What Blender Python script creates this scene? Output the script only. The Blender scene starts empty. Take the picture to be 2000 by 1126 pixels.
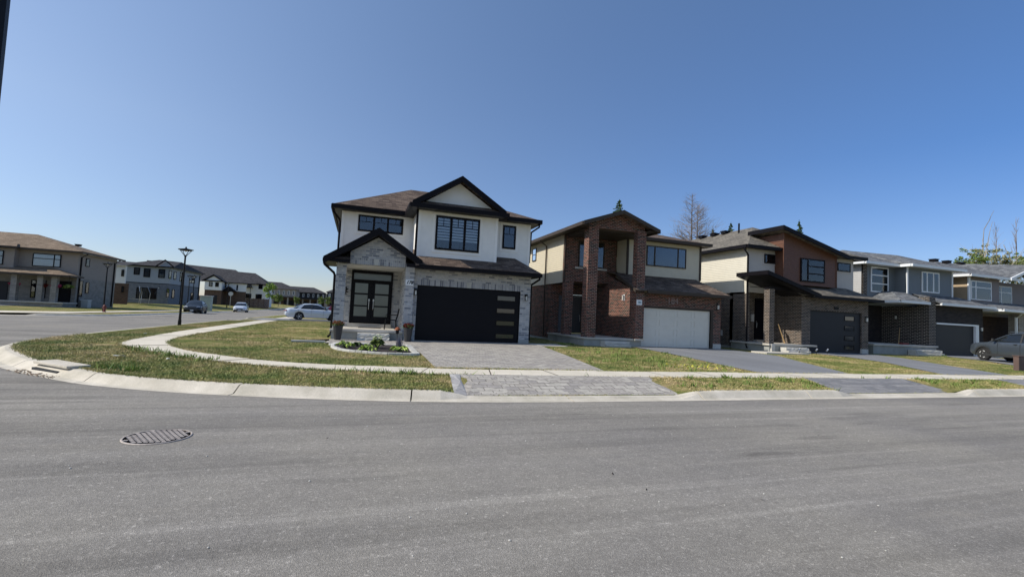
import bpy, math, random
import numpy as np
from mathutils import Vector, Matrix, geometry, noise as mnoise
random.seed(7); rng=np.random.default_rng(7)
S=bpy.context.scene
# ------------------------------------------------------------ camera
F=913.;CX,CY=1000.,563.;H=1.6
VX=np.array([3800-CX,750-CY,F]);VY=np.array([700-CX,600-CY,F])
ax=VX/np.linalg.norm(VX);ay=VY-ax*(VY@ax);ay/=np.linalg.norm(ay);az=np.cross(ax,ay)
if az[1]>0: az=-az
R=np.stack([ax,ay,az])
cam=bpy.data.objects.new('camera',bpy.data.cameras.new('camera'));S.collection.objects.link(cam);S.camera=cam
r=R@np.array([1,0,0]);u=R@np.array([0,-1,0]);b=R@np.array([0,0,-1])
cam.matrix_world=Matrix(((r[0],u[0],b[0],0),(r[1],u[1],b[1],0),(r[2],u[2],b[2],H),(0,0,0,1)))
cam.data.sensor_fit='HORIZONTAL';cam.data.sensor_width=36;cam.data.lens=36*F/2000;cam.data.clip_start=.05;cam.data.clip_end=6000
# ------------------------------------------------------------ light
SUN_EL=math.radians(41); SUN_AZ=math.radians(3)   # sun stands to the left (-X), a touch behind the house fronts
sd=Vector((-math.cos(SUN_AZ)*math.cos(SUN_EL),math.sin(SUN_AZ)*math.cos(SUN_EL),math.sin(SUN_EL)))
sl=bpy.data.lights.new('sun','SUN');sl.energy=4.7;sl.angle=math.radians(.53);sl.color=(1,.93,.81)
so=bpy.data.objects.new('sun',sl);S.collection.objects.link(so);so.rotation_euler=sd.to_track_quat('Z','Y').to_euler();so.location=(-30,0,40)
SKYFIT=((.86,.88,.34,-.92),(.825,.49,.55,-.47),(.935,.14,.56,-.09))
W=bpy.data.worlds.new('World');S.world=W;W.use_nodes=True
nt=W.node_tree;nt.nodes.clear()
sky=nt.nodes.new('ShaderNodeTexSky');sky.sky_type='NISHITA';sky.sun_disc=False;sky.sun_elevation=SUN_EL
sky.sun_rotation=math.atan2(sd.x,sd.y)
sky.altitude=300;sky.air_density=1.0;sky.dust_density=.3;sky.ozone_density=3.0
bg=nt.nodes.new('ShaderNodeBackground');bg.inputs[1].default_value=.123
ow=nt.nodes.new('ShaderNodeOutputWorld')
# summer-haze grading of the clear sky: paler towards the sun's side, bluer away from it and near the horizon
tc=nt.nodes.new('ShaderNodeTexCoord');dt=nt.nodes.new('ShaderNodeVectorMath');dt.operation='DOT_PRODUCT';nt.links.new(tc.outputs['Generated'],dt.inputs[0]);dt.inputs[1].default_value=sd
sx=nt.nodes.new('ShaderNodeSeparateXYZ');nt.links.new(tc.outputs['Generated'],sx.inputs[0])
cl=nt.nodes.new('ShaderNodeClamp');nt.links.new(sx.outputs[2],cl.inputs[0]);cl.inputs[1].default_value=0;cl.inputs[2].default_value=1.
cx=nt.nodes.new('ShaderNodeCombineXYZ')
def mth(op,a,b_,c=None):
    n=nt.nodes.new('ShaderNodeMath');n.operation=op
    for k,v in enumerate((a,b_,c)):
        if v is None: continue
        if isinstance(v,(int,float)): n.inputs[k].default_value=v
        else: nt.links.new(v,n.inputs[k])
    return n.outputs[0]
s_,z_=dt.outputs['Value'],cl.outputs[0];low=mth('MULTIPLY',s_,mth('MAXIMUM',mth('MULTIPLY_ADD',z_,-1/.3,1.),0.))
for i,(A_,B_,C_,D_) in enumerate(SKYFIT):
    v=mth('MULTIPLY_ADD',low,D_,mth('MULTIPLY_ADD',z_,C_,mth('MULTIPLY_ADD',s_,B_,A_)))
    nt.links.new(mth('MINIMUM',mth('MAXIMUM',v,.35),1.9),cx.inputs[i])
vm=nt.nodes.new('ShaderNodeVectorMath');vm.operation='MULTIPLY';nt.links.new(sky.outputs[0],vm.inputs[0]);nt.links.new(cx.outputs[0],vm.inputs[1]);nt.links.new(vm.outputs[0],bg.inputs[0]);nt.links.new(bg.outputs[0],ow.inputs[0])
S.view_settings.view_transform='Standard';S.view_settings.look='None';S.view_settings.exposure=0.0;S.view_settings.gamma=1
S.render.engine='CYCLES'
# ------------------------------------------------------------ materials
MATS={}
def newmat(name):
    m=bpy.data.materials.new(name);m.use_nodes=True;nt=m.node_tree;nt.nodes.clear()
    o=nt.nodes.new('ShaderNodeOutputMaterial');p=nt.nodes.new('ShaderNodeBsdfPrincipled');nt.links.new(p.outputs[0],o.inputs[0])
    MATS[name]=m
    return m,nt,p
def nd(nt,t,**k):
    n=nt.nodes.new('ShaderNode'+t)
    for a,v in k.items(): setattr(n,a,v)
    return n
def setc(sock,c): sock.default_value=(c[0],c[1],c[2],1)
def ramp(nt,fac,stops,const=False):
    r=nd(nt,'ValToRGB');e=r.color_ramp.elements
    if const:r.color_ramp.interpolation='CONSTANT'
    while len(e)<len(stops): e.new(.5)
    for i,(p,c) in enumerate(stops):
        e[i].position=p;c=c if hasattr(c,'__len__') else (c,c,c);e[i].color=(c[0],c[1],c[2],1)
    nt.links.new(fac,r.inputs[0]);return r.outputs[0]
def mix(nt,fac,a,b,mode='MIX'):
    m=nd(nt,'MixRGB',blend_type=mode)
    for i,v in enumerate((fac,a,b)):
        if isinstance(v,(int,float)) and i==0: m.inputs[0].default_value=v
        elif hasattr(v,'__len__'): m.inputs[i].default_value=(v[0],v[1],v[2],1)
        elif isinstance(v,(int,float)): m.inputs[i].default_value=(v,v,v,1)
        else: nt.links.new(v,m.inputs[i])
    return m.outputs[0]
def noi(nt,scale,vec=None,detail=3,rough=.5,sx=None):
    n=nd(nt,'TexNoise');n.inputs['Scale'].default_value=scale;n.inputs['Detail'].default_value=detail;n.inputs['Roughness'].default_value=rough
    if vec is None: vec=nd(nt,'NewGeometry').outputs['Position']
    if sx:
        mp=nd(nt,'Mapping');mp.inputs['Scale'].default_value=sx;nt.links.new(vec,mp.inputs[0]);vec=mp.outputs[0]
    nt.links.new(vec,n.inputs['Vector']);return n.outputs[0]
def bump(nt,p,h,strength=.3,dist=.01):
    b=nd(nt,'Bump');b.inputs['Strength'].default_value=strength;b.inputs['Distance'].default_value=dist
    nt.links.new(h,b.inputs['Height']);nt.links.new(b.outputs[0],p.inputs['Normal'])
def uv(nt): return nd(nt,'UVMap',uv_map='UVMap').outputs[0]
def plain(name,c,rough=.6,metal=0,spec=.5,mott=.12,msc=3.,bmp=0,bsc=60):
    m,nt,p=newmat(name)
    n=noi(nt,msc,detail=5,rough=.6)
    col=mix(nt,1,c,ramp(nt,n,[(.25,1-mott),(.75,1+mott)]),'MULTIPLY')
    nt.links.new(col,p.inputs['Base Color']);p.inputs['Roughness'].default_value=rough;p.inputs['Metallic'].default_value=metal
    p.inputs['Specular IOR Level'].default_value=spec
    if bmp: bump(nt,p,noi(nt,bsc,detail=3),bmp,.004)
    return m
def brick(name,cols,mortar,bw,bh,ms=.01,vert=False,rough=.85,off=.5,mott=.2,bst=.3):
    m,nt,p=newmat(name);v=uv(nt)
    if vert:
        s=nd(nt,'SeparateXYZ');nt.links.new(v,s.inputs[0]);c=nd(nt,'CombineXYZ');nt.links.new(s.outputs[1],c.inputs[0]);nt.links.new(s.outputs[0],c.inputs[1]);v=c.outputs[0]
    b=nd(nt,'TexBrick');nt.links.new(v,b.inputs['Vector']);b.offset=off
    b.inputs['Scale'].default_value=1;b.inputs['Mortar Size'].default_value=ms;b.inputs['Mortar Smooth'].default_value=.15
    b.inputs['Brick Width'].default_value=bw;b.inputs['Row Height'].default_value=bh;b.inputs['Bias'].default_value=0
    setc(b.inputs['Color1'],(0,0,0));setc(b.inputs['Color2'],(1,1,1));setc(b.inputs['Mortar'],(.5,.5,.5))
    n=len(cols);st=[(i/n,c) for i,c in enumerate(cols)]
    rc=ramp(nt,b.outputs[0],st,True)
    mo=ramp(nt,noi(nt,9,detail=6,rough=.7),[(.3,1-mott),(.7,1+mott)])
    rc=mix(nt,1,rc,mo,'MULTIPLY')
    mc=mix(nt,1,mortar,ramp(nt,noi(nt,2,detail=5),[(.3,.8),(.7,1.15)]),'MULTIPLY')
    nt.links.new(mix(nt,b.outputs['Fac'],rc,mc),p.inputs['Base Color']);p.inputs['Roughness'].default_value=rough
    inv=nd(nt,'Math',operation='SUBTRACT');inv.inputs[0].default_value=1;nt.links.new(b.outputs['Fac'],inv.inputs[1])
    bump(nt,p,inv.outputs[0],bst,.008)
    p.inputs['Specular IOR Level'].default_value=.25
    return m
def shingle(name,c1,c2,c3):
    m,nt,p=newmat(name);v=uv(nt)
    b=nd(nt,'TexBrick');nt.links.new(v,b.inputs['Vector']);b.offset=.37;b.offset_frequency=2
    b.inputs['Scale'].default_value=1;b.inputs['Mortar Size'].default_value=.006;b.inputs['Brick Width'].default_value=.31;b.inputs['Row Height'].default_value=.145
    setc(b.inputs['Color1'],(0,0,0));setc(b.inputs['Color2'],(1,1,1))
    rc=ramp(nt,b.outputs[0],[(0,c1),(.33,c2),(.66,c3),(.86,c2)],True)
    f=ramp(nt,noi(nt,55,detail=2),[(.3,.72),(.7,1.3)])
    g=ramp(nt,noi(nt,.6,detail=4),[(.3,.85),(.7,1.15)])
    rc=mix(nt,1,mix(nt,1,rc,f,'MULTIPLY'),g,'MULTIPLY')
    nt.links.new(mix(nt,b.outputs['Fac'],rc,mix(nt,.5,c1,(0.01,.01,.01))),p.inputs['Base Color']);p.inputs['Roughness'].default_value=.92
    inv=nd(nt,'Math',operation='SUBTRACT');inv.inputs[0].default_value=1;nt.links.new(b.outputs['Fac'],inv.inputs[1])
    bump(nt,p,inv.outputs[0],.6,.01);p.inputs['Specular IOR Level'].default_value=.2
    return m
def glassmat(name,tint=(.55,.6,.65),base=.1,ior=1.6,rough=.0):
    m=bpy.data.materials.new(name);m.use_nodes=True;nt=m.node_tree;nt.nodes.clear();MATS[name]=m
    o=nd(nt,'OutputMaterial');t=nd(nt,'BsdfTransparent');setc(t.inputs[0],tint);g=nd(nt,'BsdfGlossy');g.inputs['Roughness'].default_value=rough
    setc(g.inputs[0],(.9,.95,1))
    fr=nd(nt,'Fresnel');fr.inputs[0].default_value=ior
    a=nd(nt,'Math',operation='ADD');a.use_clamp=True;a.inputs[1].default_value=base;nt.links.new(fr.outputs[0],a.inputs[0])
    mx=nd(nt,'MixShader');nt.links.new(a.outputs[0],mx.inputs[0]);nt.links.new(t.outputs[0],mx.inputs[1]);nt.links.new(g.outputs[0],mx.inputs[2]);nt.links.new(mx.outputs[0],o.inputs[0])
    # faint warping of the pane
    bp=nd(nt,'Bump');bp.inputs['Strength'].default_value=.05;bp.inputs['Distance'].default_value=.02;nt.links.new(noi(nt,1.3,detail=1),bp.inputs['Height']);nt.links.new(bp.outputs[0],g.inputs['Normal'])
    return m
def paint(name,c,rough=.25,coat=1.):
    m,nt,p=newmat(name);setc(p.inputs['Base Color'],c);p.inputs['Roughness'].default_value=rough;p.inputs['Metallic'].default_value=.15
    p.inputs['Coat Weight'].default_value=coat;p.inputs['Coat Roughness'].default_value=.04
    return m
# --- ground materials
def grass_color(nt):
    P=nd(nt,'NewGeometry').outputs['Position']
    mp=nd(nt,'Mapping');mp.inputs['Scale'].default_value=(1,1,0);nt.links.new(P,mp.inputs[0]);P=mp.outputs[0]
    a=noi(nt,.45,P,4,.6);b=noi(nt,2.3,P,4,.65);c=noi(nt,14,P,3,.6)
    s=nd(nt,'Math',operation='MULTIPLY_ADD');nt.links.new(b,s.inputs[0]);s.inputs[1].default_value=.55
    m1=nd(nt,'Math',operation='MULTIPLY');nt.links.new(a,m1.inputs[0]);m1.inputs[1].default_value=.75;nt.links.new(m1.outputs[0],s.inputs[2])
    s2=nd(nt,'Math',operation='MULTIPLY_ADD');nt.links.new(c,s2.inputs[0]);s2.inputs[1].default_value=.34;nt.links.new(s.outputs[0],s2.inputs[2])
    return ramp(nt,s2.outputs[0],[(.62,(.088,.130,.030)),(.74,(.150,.172,.046)),(.85,(.25,.225,.085)),(.95,(.38,.30,.155))])
m,nt,p=newmat('grass');gc=grass_color(nt)
nt.links.new(mix(nt,1,gc,ramp(nt,noi(nt,60,detail=2),[(.3,.6),(.7,1.2)]),'MULTIPLY'),p.inputs['Base Color']);p.inputs['Roughness'].default_value=1;p.inputs['Specular IOR Level'].default_value=.1
bump(nt,p,noi(nt,35,detail=4,rough=.7),.8,.04)
m,nt,p=newmat('grass_blade');gc=grass_color(nt)
rp=nd(nt,'NewGeometry').outputs['Random Per Island']
nt.links.new(mix(nt,1,gc,ramp(nt,rp,[(0,.8),(.5,1.25),(1,1.9)]),'MULTIPLY'),p.inputs['Base Color']);p.inputs['Roughness'].default_value=.7
m,nt,p=newmat('asphalt')
P_=nd(nt,'NewGeometry').outputs['Position']
def vor(scale):
    v=nd(nt,'TexVoronoi');v.inputs['Scale'].default_value=scale;nt.links.new(P_,v.inputs['Vector']);sp=nd(nt,'SeparateColor');nt.links.new(v.outputs['Color'],sp.inputs[0]);return sp.outputs[0],v.outputs['Distance']
a1,d1=vor(135);a2,d2=vor(48);fine=noi(nt,170,detail=2,rough=.6)
c=mix(nt,1,(.240,.227,.206),ramp(nt,a1,[(0,.80),(.5,.99),(.9,1.12),(.975,1.5)]),'MULTIPLY')
c=mix(nt,1,c,ramp(nt,a2,[(0,.92),(.5,1.0),(.95,1.05),(.992,1.4)]),'MULTIPLY')
c=mix(nt,1,c,ramp(nt,noi(nt,6,detail=6,rough=.7),[(.3,.91),(.7,1.08)]),'MULTIPLY')
c=mix(nt,1,c,ramp(nt,noi(nt,.3,detail=6,rough=.62),[(.34,(.90,.90,.92)),(.66,(1.10,1.09,1.06))]),'MULTIPLY')
st=noi(nt,1.,detail=5,rough=.7,sx=(.07,.8,1));st2=noi(nt,1.,detail=3,rough=.6,sx=(.03,2.4,1));msk=noi(nt,.35,detail=2)
c=mix(nt,1,c,ramp(nt,st,[(.33,.80),(.5,1.),(.67,1.15)]),'MULTIPLY');c=mix(nt,1,c,ramp(nt,st2,[(.34,.84),(.42,.98),(.58,1.0),(.65,1.17),(.68,1.02)]),'MULTIPLY')
# faint scuffs of turning wheels
mp=nd(nt,'Mapping');mp.inputs['Rotation'].default_value=(0,0,.5);mp.inputs['Scale'].default_value=(.10,1.5,1);nt.links.new(P_,mp.inputs[0])
sc_=noi(nt,1.2,mp.outputs[0],4,.7);c=mix(nt,1,c,mix(nt,ramp(nt,msk,[(.46,0.),(.6,1.)]),(1,1,1),ramp(nt,sc_,[(.36,.70),(.46,1.0)])),'MULTIPLY')
du=ramp(nt,noi(nt,1.,detail=5,rough=.75,sx=(.25,1.1,1)),[(.58,0.),(.72,.35)])
c=mix(nt,du,c,(.30,.275,.235))
nt.links.new(c,p.inputs['Base Color']);p.inputs['Roughness'].default_value=.95;p.inputs['Specular IOR Level'].default_value=.12
bump(nt,p,d1,.6,.006)
def concrete(name,c,mott=.13):
    m,nt,p=newmat(name)
    a=noi(nt,1.4,detail=6,rough=.65);b=noi(nt,60,detail=3)
    col=mix(nt,1,c,ramp(nt,a,[(.3,(1-mott,1-mott,1-mott*1.2)),(.7,(1+mott,1+mott,1+mott))]),'MULTIPLY');col=mix(nt,1,col,ramp(nt,b,[(.3,.88),(.7,1.1)]),'MULTIPLY')
    nt.links.new(col,p.inputs['Base Color']);p.inputs['Roughness'].default_value=.9;p.inputs['Specular IOR Level'].default_value=.25;bump(nt,p,b,.25,.004);return m
concrete('concrete',(.60,.55,.46));concrete('kerb_concrete',(.53,.487,.415),.22);concrete('foundation',(.33,.34,.33),.2);concrete('porch_concrete',(.50,.47,.42));concrete('limestone',(.50,.49,.46),.2)
brick('paver',[(.34,.315,.285),(.385,.36,.32),(.30,.28,.26),(.345,.32,.285),(.41,.385,.34)],(.17,.155,.135),.30,.20,.010,mott=.25)
brick('paver_border',[(.35,.345,.34),(.40,.39,.38),(.32,.31,.31)],(.2,.19,.18),.3,.3,.008)
brick('paver_dark',[(.20,.20,.205),(.235,.23,.23),(.18,.18,.185),(.25,.245,.24)],(.13,.125,.12),.4,.2,.008,mott=.2)
m,nt,p=newmat('driveway_asphalt')
c=mix(nt,1,(.20,.205,.215),ramp(nt,noi(nt,120,detail=2),[(.3,.75),(.6,1.05),(.72,1.5)]),'MULTIPLY');c=mix(nt,1,c,ramp(nt,noi(nt,.5,detail=5,sx=(1.6,.35,1)),[(.3,.85),(.7,1.15)]),'MULTIPLY')
nt.links.new(c,p.inputs['Base Color']);p.inputs['Roughness'].default_value=.9;bump(nt,p,noi(nt,120,detail=2),.4,.006)
m,nt,p=newmat('mulch');nt.links.new(ramp(nt,noi(nt,28,detail=5,rough=.8),[(.35,(.008,.006,.006)),(.6,(.05,.038,.035)),(.75,(.12,.1,.09))]),p.inputs['Base Color']);p.inputs['Roughness'].default_value=1;bump(nt,p,noi(nt,25,detail=5,rough=.8),1,.05)
# --- house materials
brick('brick_grey',[(.40,.41,.43),(.33,.345,.37),(.44,.44,.44),(.37,.38,.40),(.17,.185,.22),(.42,.42,.43),(.23,.245,.28)],(.47,.455,.42),.29,.09,.011)
brick('brick_grey_soldier',[(.38,.385,.40),(.31,.32,.34),(.16,.17,.20),(.36,.365,.38),(.21,.22,.25)],(.44,.43,.40),.30,.085,.010,vert=True,off=0)
brick('brick_red',[(.12,.038,.027),(.05,.018,.016),(.145,.047,.033),(.018,.012,.012),(.085,.028,.021)],(.33,.265,.22),.215,.08,.0085,bst=.35)
brick('brick_brown',[(.085,.060,.044),(.034,.025,.021),(.07,.050,.038),(.018,.015,.015),(.052,.038,.030)],(.34,.30,.26),.215,.08,.0095,bst=.35)
brick('brick_dark',[(.022,.017,.018),(.012,.010,.013),(.035,.026,.024)],(.38,.34,.29),.28,.10,.011,bst=.35)
brick('brick_charcoal',[(.022,.018,.019),(.012,.011,.014),(.032,.026,.025)],(.055,.05,.048),.26,.09,.012)
brick('brick_taupe',[(.25,.225,.20),(.20,.18,.16),(.28,.25,.22)],(.33,.31,.28),.25,.09,.01)
brick('stone_block',[(.25,.23,.205),(.22,.205,.185),(.275,.255,.23)],(.22,.21,.19),.42,.2,.012)
brick('brick_slate',[(.16,.175,.20),(.13,.145,.17),(.19,.20,.22)],(.2,.21,.22),.3,.1,.01)
brick('brick_umber',[(.10,.06,.042),(.08,.05,.035),(.125,.075,.05)],(.15,.11,.09),.25,.09,.01)
shingle('shingle_brown',(.085,.062,.05),(.125,.092,.072),(.165,.125,.098))
shingle('shingle_tan',(.115,.105,.09),(.16,.145,.122),(.20,.18,.15))
shingle('shingle_grey',(.105,.11,.118),(.15,.157,.165),(.20,.205,.212))
shingle('shingle_charcoal',(.035,.035,.038),(.052,.05,.054),(.07,.068,.072))
shingle('shingle_sand',(.17,.125,.085),(.22,.165,.115),(.27,.205,.145))
plain('stucco_white',(.80,.79,.76),.9,mott=.05,bmp=.25,bsc=90);plain('trim_white_stucco',(.84,.83,.80),.85,mott=.04)
plain('stucco_cream',(.50,.47,.44),.9,mott=.05,bmp=.25,bsc=90);plain('stucco_greige',(.30,.26,.225),.9,mott=.06);plain('stucco_blue_grey',(.33,.36,.39),.9,mott=.06)
plain('black_trim',(.008,.007,.009),.45,spec=.1,mott=.1);plain('black_door',(.009,.009,.012),.38,spec=.1,mott=.08);plain('brown_trim',(.062,.05,.042),.5,spec=.1);plain('dark_trim',(.02,.019,.021),.45,spec=.1)
plain('white_trim',(.72,.74,.75),.45,mott=.04);plain('beige_siding',(.60,.545,.42),.6,mott=.05);plain('cream_siding',(.64,.61,.52),.6,mott=.05);plain('wood_siding',(.115,.047,.025),.55,mott=.25,msc=8)
plain('grey_siding_shaded',(.15,.17,.185),.6,mott=.05);plain('grey_siding_lit',(.42,.42,.42),.6,mott=.05);plain('tan_siding_lit',(.42,.32,.21),.6,mott=.05);plain('tan_siding_shaded',(.20,.165,.15),.6,mott=.05)  # grey and tan each: sunlit and shaded copy, light put into the colour
plain('garage_white',(.70,.67,.59),.45,mott=.04);plain('garage_charcoal',(.022,.023,.027),.5,spec=.25,mott=.06);plain('door_grey',(.05,.055,.055),.4)
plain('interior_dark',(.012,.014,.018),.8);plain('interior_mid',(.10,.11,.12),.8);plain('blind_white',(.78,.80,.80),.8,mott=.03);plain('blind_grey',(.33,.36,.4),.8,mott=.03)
plain('frosted_pane',(.115,.14,.14),.16,spec=.8,mott=.1,msc=1.2)
plain('metal_steel',(.5,.5,.5),.3,1.0);plain('metal_black',(.014,.014,.015),.4,spec=.1);plain('plastic_grey',(.42,.42,.40),.5);plain('soffit_white',(.6,.6,.6),.7)
plain('sign_white',(.75,.77,.78),.5,mott=.02);plain('sign_ink',(.01,.01,.012),.5);plain('sign_ink_blue',(.20,.30,.36),.5);plain('lamp_glass',(.6,.6,.56),.2);plain('plywood',(.50,.33,.15),.7,mott=.12,msc=6)
plain('wood_post',(.11,.07,.06),.8,mott=.2);plain('fence_wood',(.20,.12,.085),.85,mott=.3,msc=5);plain('bark',(.10,.085,.075),.95,mott=.35,msc=12);plain('bare_twig',(.24,.205,.19),.95,mott=.2);plain('pale_bark',(.42,.38,.32),.9,mott=.2)
plain('chalk',(.27,.22,.22),.9,mott=.3,msc=20)
def leaf(name,a,b):
    m,nt,p=newmat(name);rp=nd(nt,'NewGeometry').outputs['Random Per Island']
    nt.links.new(ramp(nt,rp,[(0,a),(1,b)]),p.inputs['Base Color']);p.inputs['Roughness'].default_value=.6;p.inputs['Specular IOR Level'].default_value=.3
leaf('leaf_hosta',(.20,.30,.05),(.42,.52,.12));leaf('leaf_dark',(.035,.07,.025),(.09,.14,.04));leaf('leaf_mid',(.06,.11,.02),(.20,.25,.06));leaf('leaf_bright',(.13,.22,.03),(.28,.38,.06));leaf('needle',(.025,.055,.022),(.07,.12,.05))
leaf('petal_red',(.14,.012,.012),(.26,.03,.02));leaf('petal_orange',(.16,.04,.015),(.30,.10,.04));leaf('petal_pink',(.30,.02,.07),(.5,.06,.13));leaf('leaf_silver',(.10,.10,.13),(.22,.21,.26));leaf('petal_cream',(.45,.50,.28),(.65,.68,.45));leaf('leaf_weed',(.10,.16,.03),(.22,.30,.07));leaf('leaf_mixed',(.06,.10,.03),(.36,.33,.17));leaf('petal_yellow',(.6,.6,.05),(.7,.65,.1))
plain('planter_black',(.03,.03,.033),.5);plain('tyre',(.018,.018,.019),.85);plain('wheel_well',(.006,.006,.006),.9);plain('rim_silver',(.75,.76,.78),.4,.2);plain('rim_dark',(.16,.165,.17),.35,.7);plain('car_plastic',(.03,.031,.033),.6)
plain('headlight_lens',(.65,.68,.72),.1,.2);plain('taillight_lens',(.35,.01,.01),.2);plain('plate',(.6,.62,.65),.4);plain('iron',(.40,.35,.31),.7,.0,mott=.35,msc=14);plain('dirt',(.20,.15,.11),1,mott=.3);plain('litter_white',(.75,.75,.72),.8)
glassmat('window_glass',(.80,.84,.88),.035,1.45);glassmat('window_glass_dark',(.25,.28,.32),.06);glassmat('car_glass',(.06,.07,.08),.06,1.5)
paint('paint_white',(.62,.66,.72));paint('paint_black',(.008,.009,.010),.4,.15);paint('paint_grey',(.053,.066,.084),.35);paint('paint_red',(.18,.008,.015));paint('paint_silver',(.35,.37,.39));paint('paint_blue',(.06,.10,.16))
plain('cabinet_green',(.30,.36,.31),.6);plain('hydrant_red',(.12,.02,.015),.5);plain('board_dark',(.02,.02,.022),.6)
# ------------------------------------------------------------ mesh builder
ORIG={}
class MB:
    def __init__(s): s.v=[];s.f=[];s.mi=[];s.m=0
    def add(s,vs,fs):
        n=len(s.v);s.v+=[tuple(map(float,v)) for v in vs]
        for f in fs: s.f.append([n+i for i in f]);s.mi.append(s.m)
    def poly(s,pts): s.add(pts,[list(range(len(pts)))])
    def box(s,x0,x1,y0,y1,z0,z1):
        if x1<x0:x0,x1=x1,x0
        if y1<y0:y0,y1=y1,y0
        s.add([(x0,y0,z0),(x1,y0,z0),(x1,y1,z0),(x0,y1,z0),(x0,y0,z1),(x1,y0,z1),(x1,y1,z1),(x0,y1,z1)],
              [(3,2,1,0),(4,5,6,7),(0,1,5,4),(1,2,6,5),(2,3,7,6),(3,0,4,7)])
    def slab(s,pts,t):       # polygon thickened along vector t
        t=Vector(t);n=len(pts);P=[Vector(p) for p in pts];Q=[p+t for p in P]
        nrm=sum(((P[i]-P[0]).cross(P[i+1]-P[0]) for i in range(1,n-1)),Vector())
        if nrm.dot(t)>0: P,Q=Q,P      # P is the outer face (normal against t)
        vs=P+Q
        fs=[list(range(n)),list(range(2*n-1,n-1,-1))]+[(i,i+n,(i+1)%n+n,(i+1)%n) for i in range(n)]
        s.add(vs,fs)
    def tube(s,pts,r,n=8,r2=None,cap=True):
        pts=[Vector(p) for p in pts];k=len(pts);rs=[r+(((r2 if r2 is not None else r)-r)*i/(k-1)) for i in range(k)]
        base=len(s.v);ref=Vector((.31,.17,.93))
        for i,pt in enumerate(pts):
            d=(pts[min(i+1,k-1)]-pts[max(i-1,0)]).normalized()
            if abs(d.dot(ref))>.95: rf=Vector((1,0,0))
            else: rf=ref
            a=d.cross(rf).normalized();b2=d.cross(a)
            for j in range(n):
                t=2*math.pi*j/n;q=pt+rs[i]*(math.cos(t)*a+math.sin(t)*b2);s.v.append(tuple(q))
        for i in range(k-1):
            for j in range(n):
                s.f.append([base+i*n+j,base+i*n+(j+1)%n,base+(i+1)*n+(j+1)%n,base+(i+1)*n+j]);s.mi.append(s.m)
        if cap and n>2:
            s.f.append([base+j for j in range(n)][::-1]);s.mi.append(s.m);s.f.append([base+(k-1)*n+j for j in range(n)]);s.mi.append(s.m)
    def lathe(s,prof,n=16,c=(0,0,0),axis='z'):
        base=len(s.v);k=len(prof)
        for (r_,h) in prof:
            for j in range(n):
                t=2*math.pi*j/n;a,b2=r_*math.cos(t),r_*math.sin(t)
                q=(a,b2,h) if axis=='z' else ((a,h,b2) if axis=='y' else (h,a,b2))
                s.v.append((q[0]+c[0],q[1]+c[1],q[2]+c[2]))
        for i in range(k-1):
            for j in range(n):
                s.f.append([base+i*n+j,base+i*n+(j+1)%n,base+(i+1)*n+(j+1)%n,base+(i+1)*n+j]);s.mi.append(s.m)
        s.f.append([base+j for j in range(n)][::-1]);s.mi.append(s.m);s.f.append([base+(k-1)*n+j for j in range(n)]);s.mi.append(s.m)
    def ob(s,M,a0,a1,b0,b1,o0,o1):      # oriented box through a mapping (a,b,o)->xyz
        c=[M(a,b_,o) for o in (o0,o1) for (a,b_) in ((a0,b0),(a1,b0),(a1,b1),(a0,b1))]
        s.add(c,[(3,2,1,0),(4,5,6,7),(0,1,5,4),(1,2,6,5),(2,3,7,6),(3,0,4,7)])
    SPLIT={'wall','siding','upper_wall','gutter','fascia','soffit','side_siding','pillar_base','garage_door_frame','stucco_trim','window_trim','foundation','corner_trim','porch_fascia','door_frame','sidelight','roof','garage_roof','porch_roof','dormer_trim','band','feature_wall','porch_ceiling','sill_cladding','roof_rail','door_seam','door_pillar','grille','feature_fascia','porch_floor'}
    def build(s,name,mats,parent=None,**k):
        if parent is not None and name in s.SPLIT and s.f:
            par=list(range(len(s.v)))
            def fd(i):
                while par[i]!=i: par[i]=par[par[i]];i=par[i]
                return i
            for f in s.f:
                a=fd(f[0])
                for j in f[1:]: par[fd(j)]=a
            comp={}
            for fi,f in enumerate(s.f): comp.setdefault(fd(f[0]),[]).append(fi)
            V=np.array(s.v);cs=[]
            for c in comp.values():
                ids=np.unique(np.concatenate([s.f[i] for i in c]));cs.append([V[ids].min(0)-.04,V[ids].max(0)+.04,c])
            n=len(cs)
            if n<400:
                g=list(range(n))
                def fg(i):
                    while g[i]!=i: i=g[i]
                    return i
                for i in range(n):
                    for j in range(i+1,n):
                        if (cs[i][0]<=cs[j][1]).all() and (cs[j][0]<=cs[i][1]).all(): g[fg(i)]=fg(j)
                gr={}
                for i in range(n): gr.setdefault(fg(i),[]).extend(cs[i][2])
                if len(gr)>1:
                    out=None
                    for fl in gr.values():
                        m=MB();mp={}
                        for fi in sorted(fl):
                            q=[]
                            for vi in s.f[fi]:
                                if vi not in mp: mp[vi]=len(m.v);m.v.append(s.v[vi])
                                q.append(mp[vi])
                            m.f.append(q);m.mi.append(s.mi[fi])
                        o=m.build1(name,mats,parent,**k);out=out or o
                    return out
        return s.build1(name,mats,parent,**k)
    def build1(s,name,mats,parent=None,smooth=False,label=None,origin=None,recalc=False,group=None,cat=None,kind=None,bevel=0):
        if isinstance(mats,str): mats=[mats]
        V=np.array(s.v,dtype=float)
        if parent is not None:
            root=parent
            while root.parent: root=root.parent
            o=np.array(ORIG.get(root.name,(0,0,0)),float)
        else:
            if origin is None: mn=V.min(0);mx=V.max(0);origin=((mn[0]+mx[0])/2,(mn[1]+mx[1])/2,mn[2])
            o=np.array(origin,float)
        V=V-o
        me=bpy.data.meshes.new(name);me.from_pydata(V.tolist(),[],s.f)
        for m_ in mats: me.materials.append(MATS[m_])
        me.polygons.foreach_set('material_index',s.mi)
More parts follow.
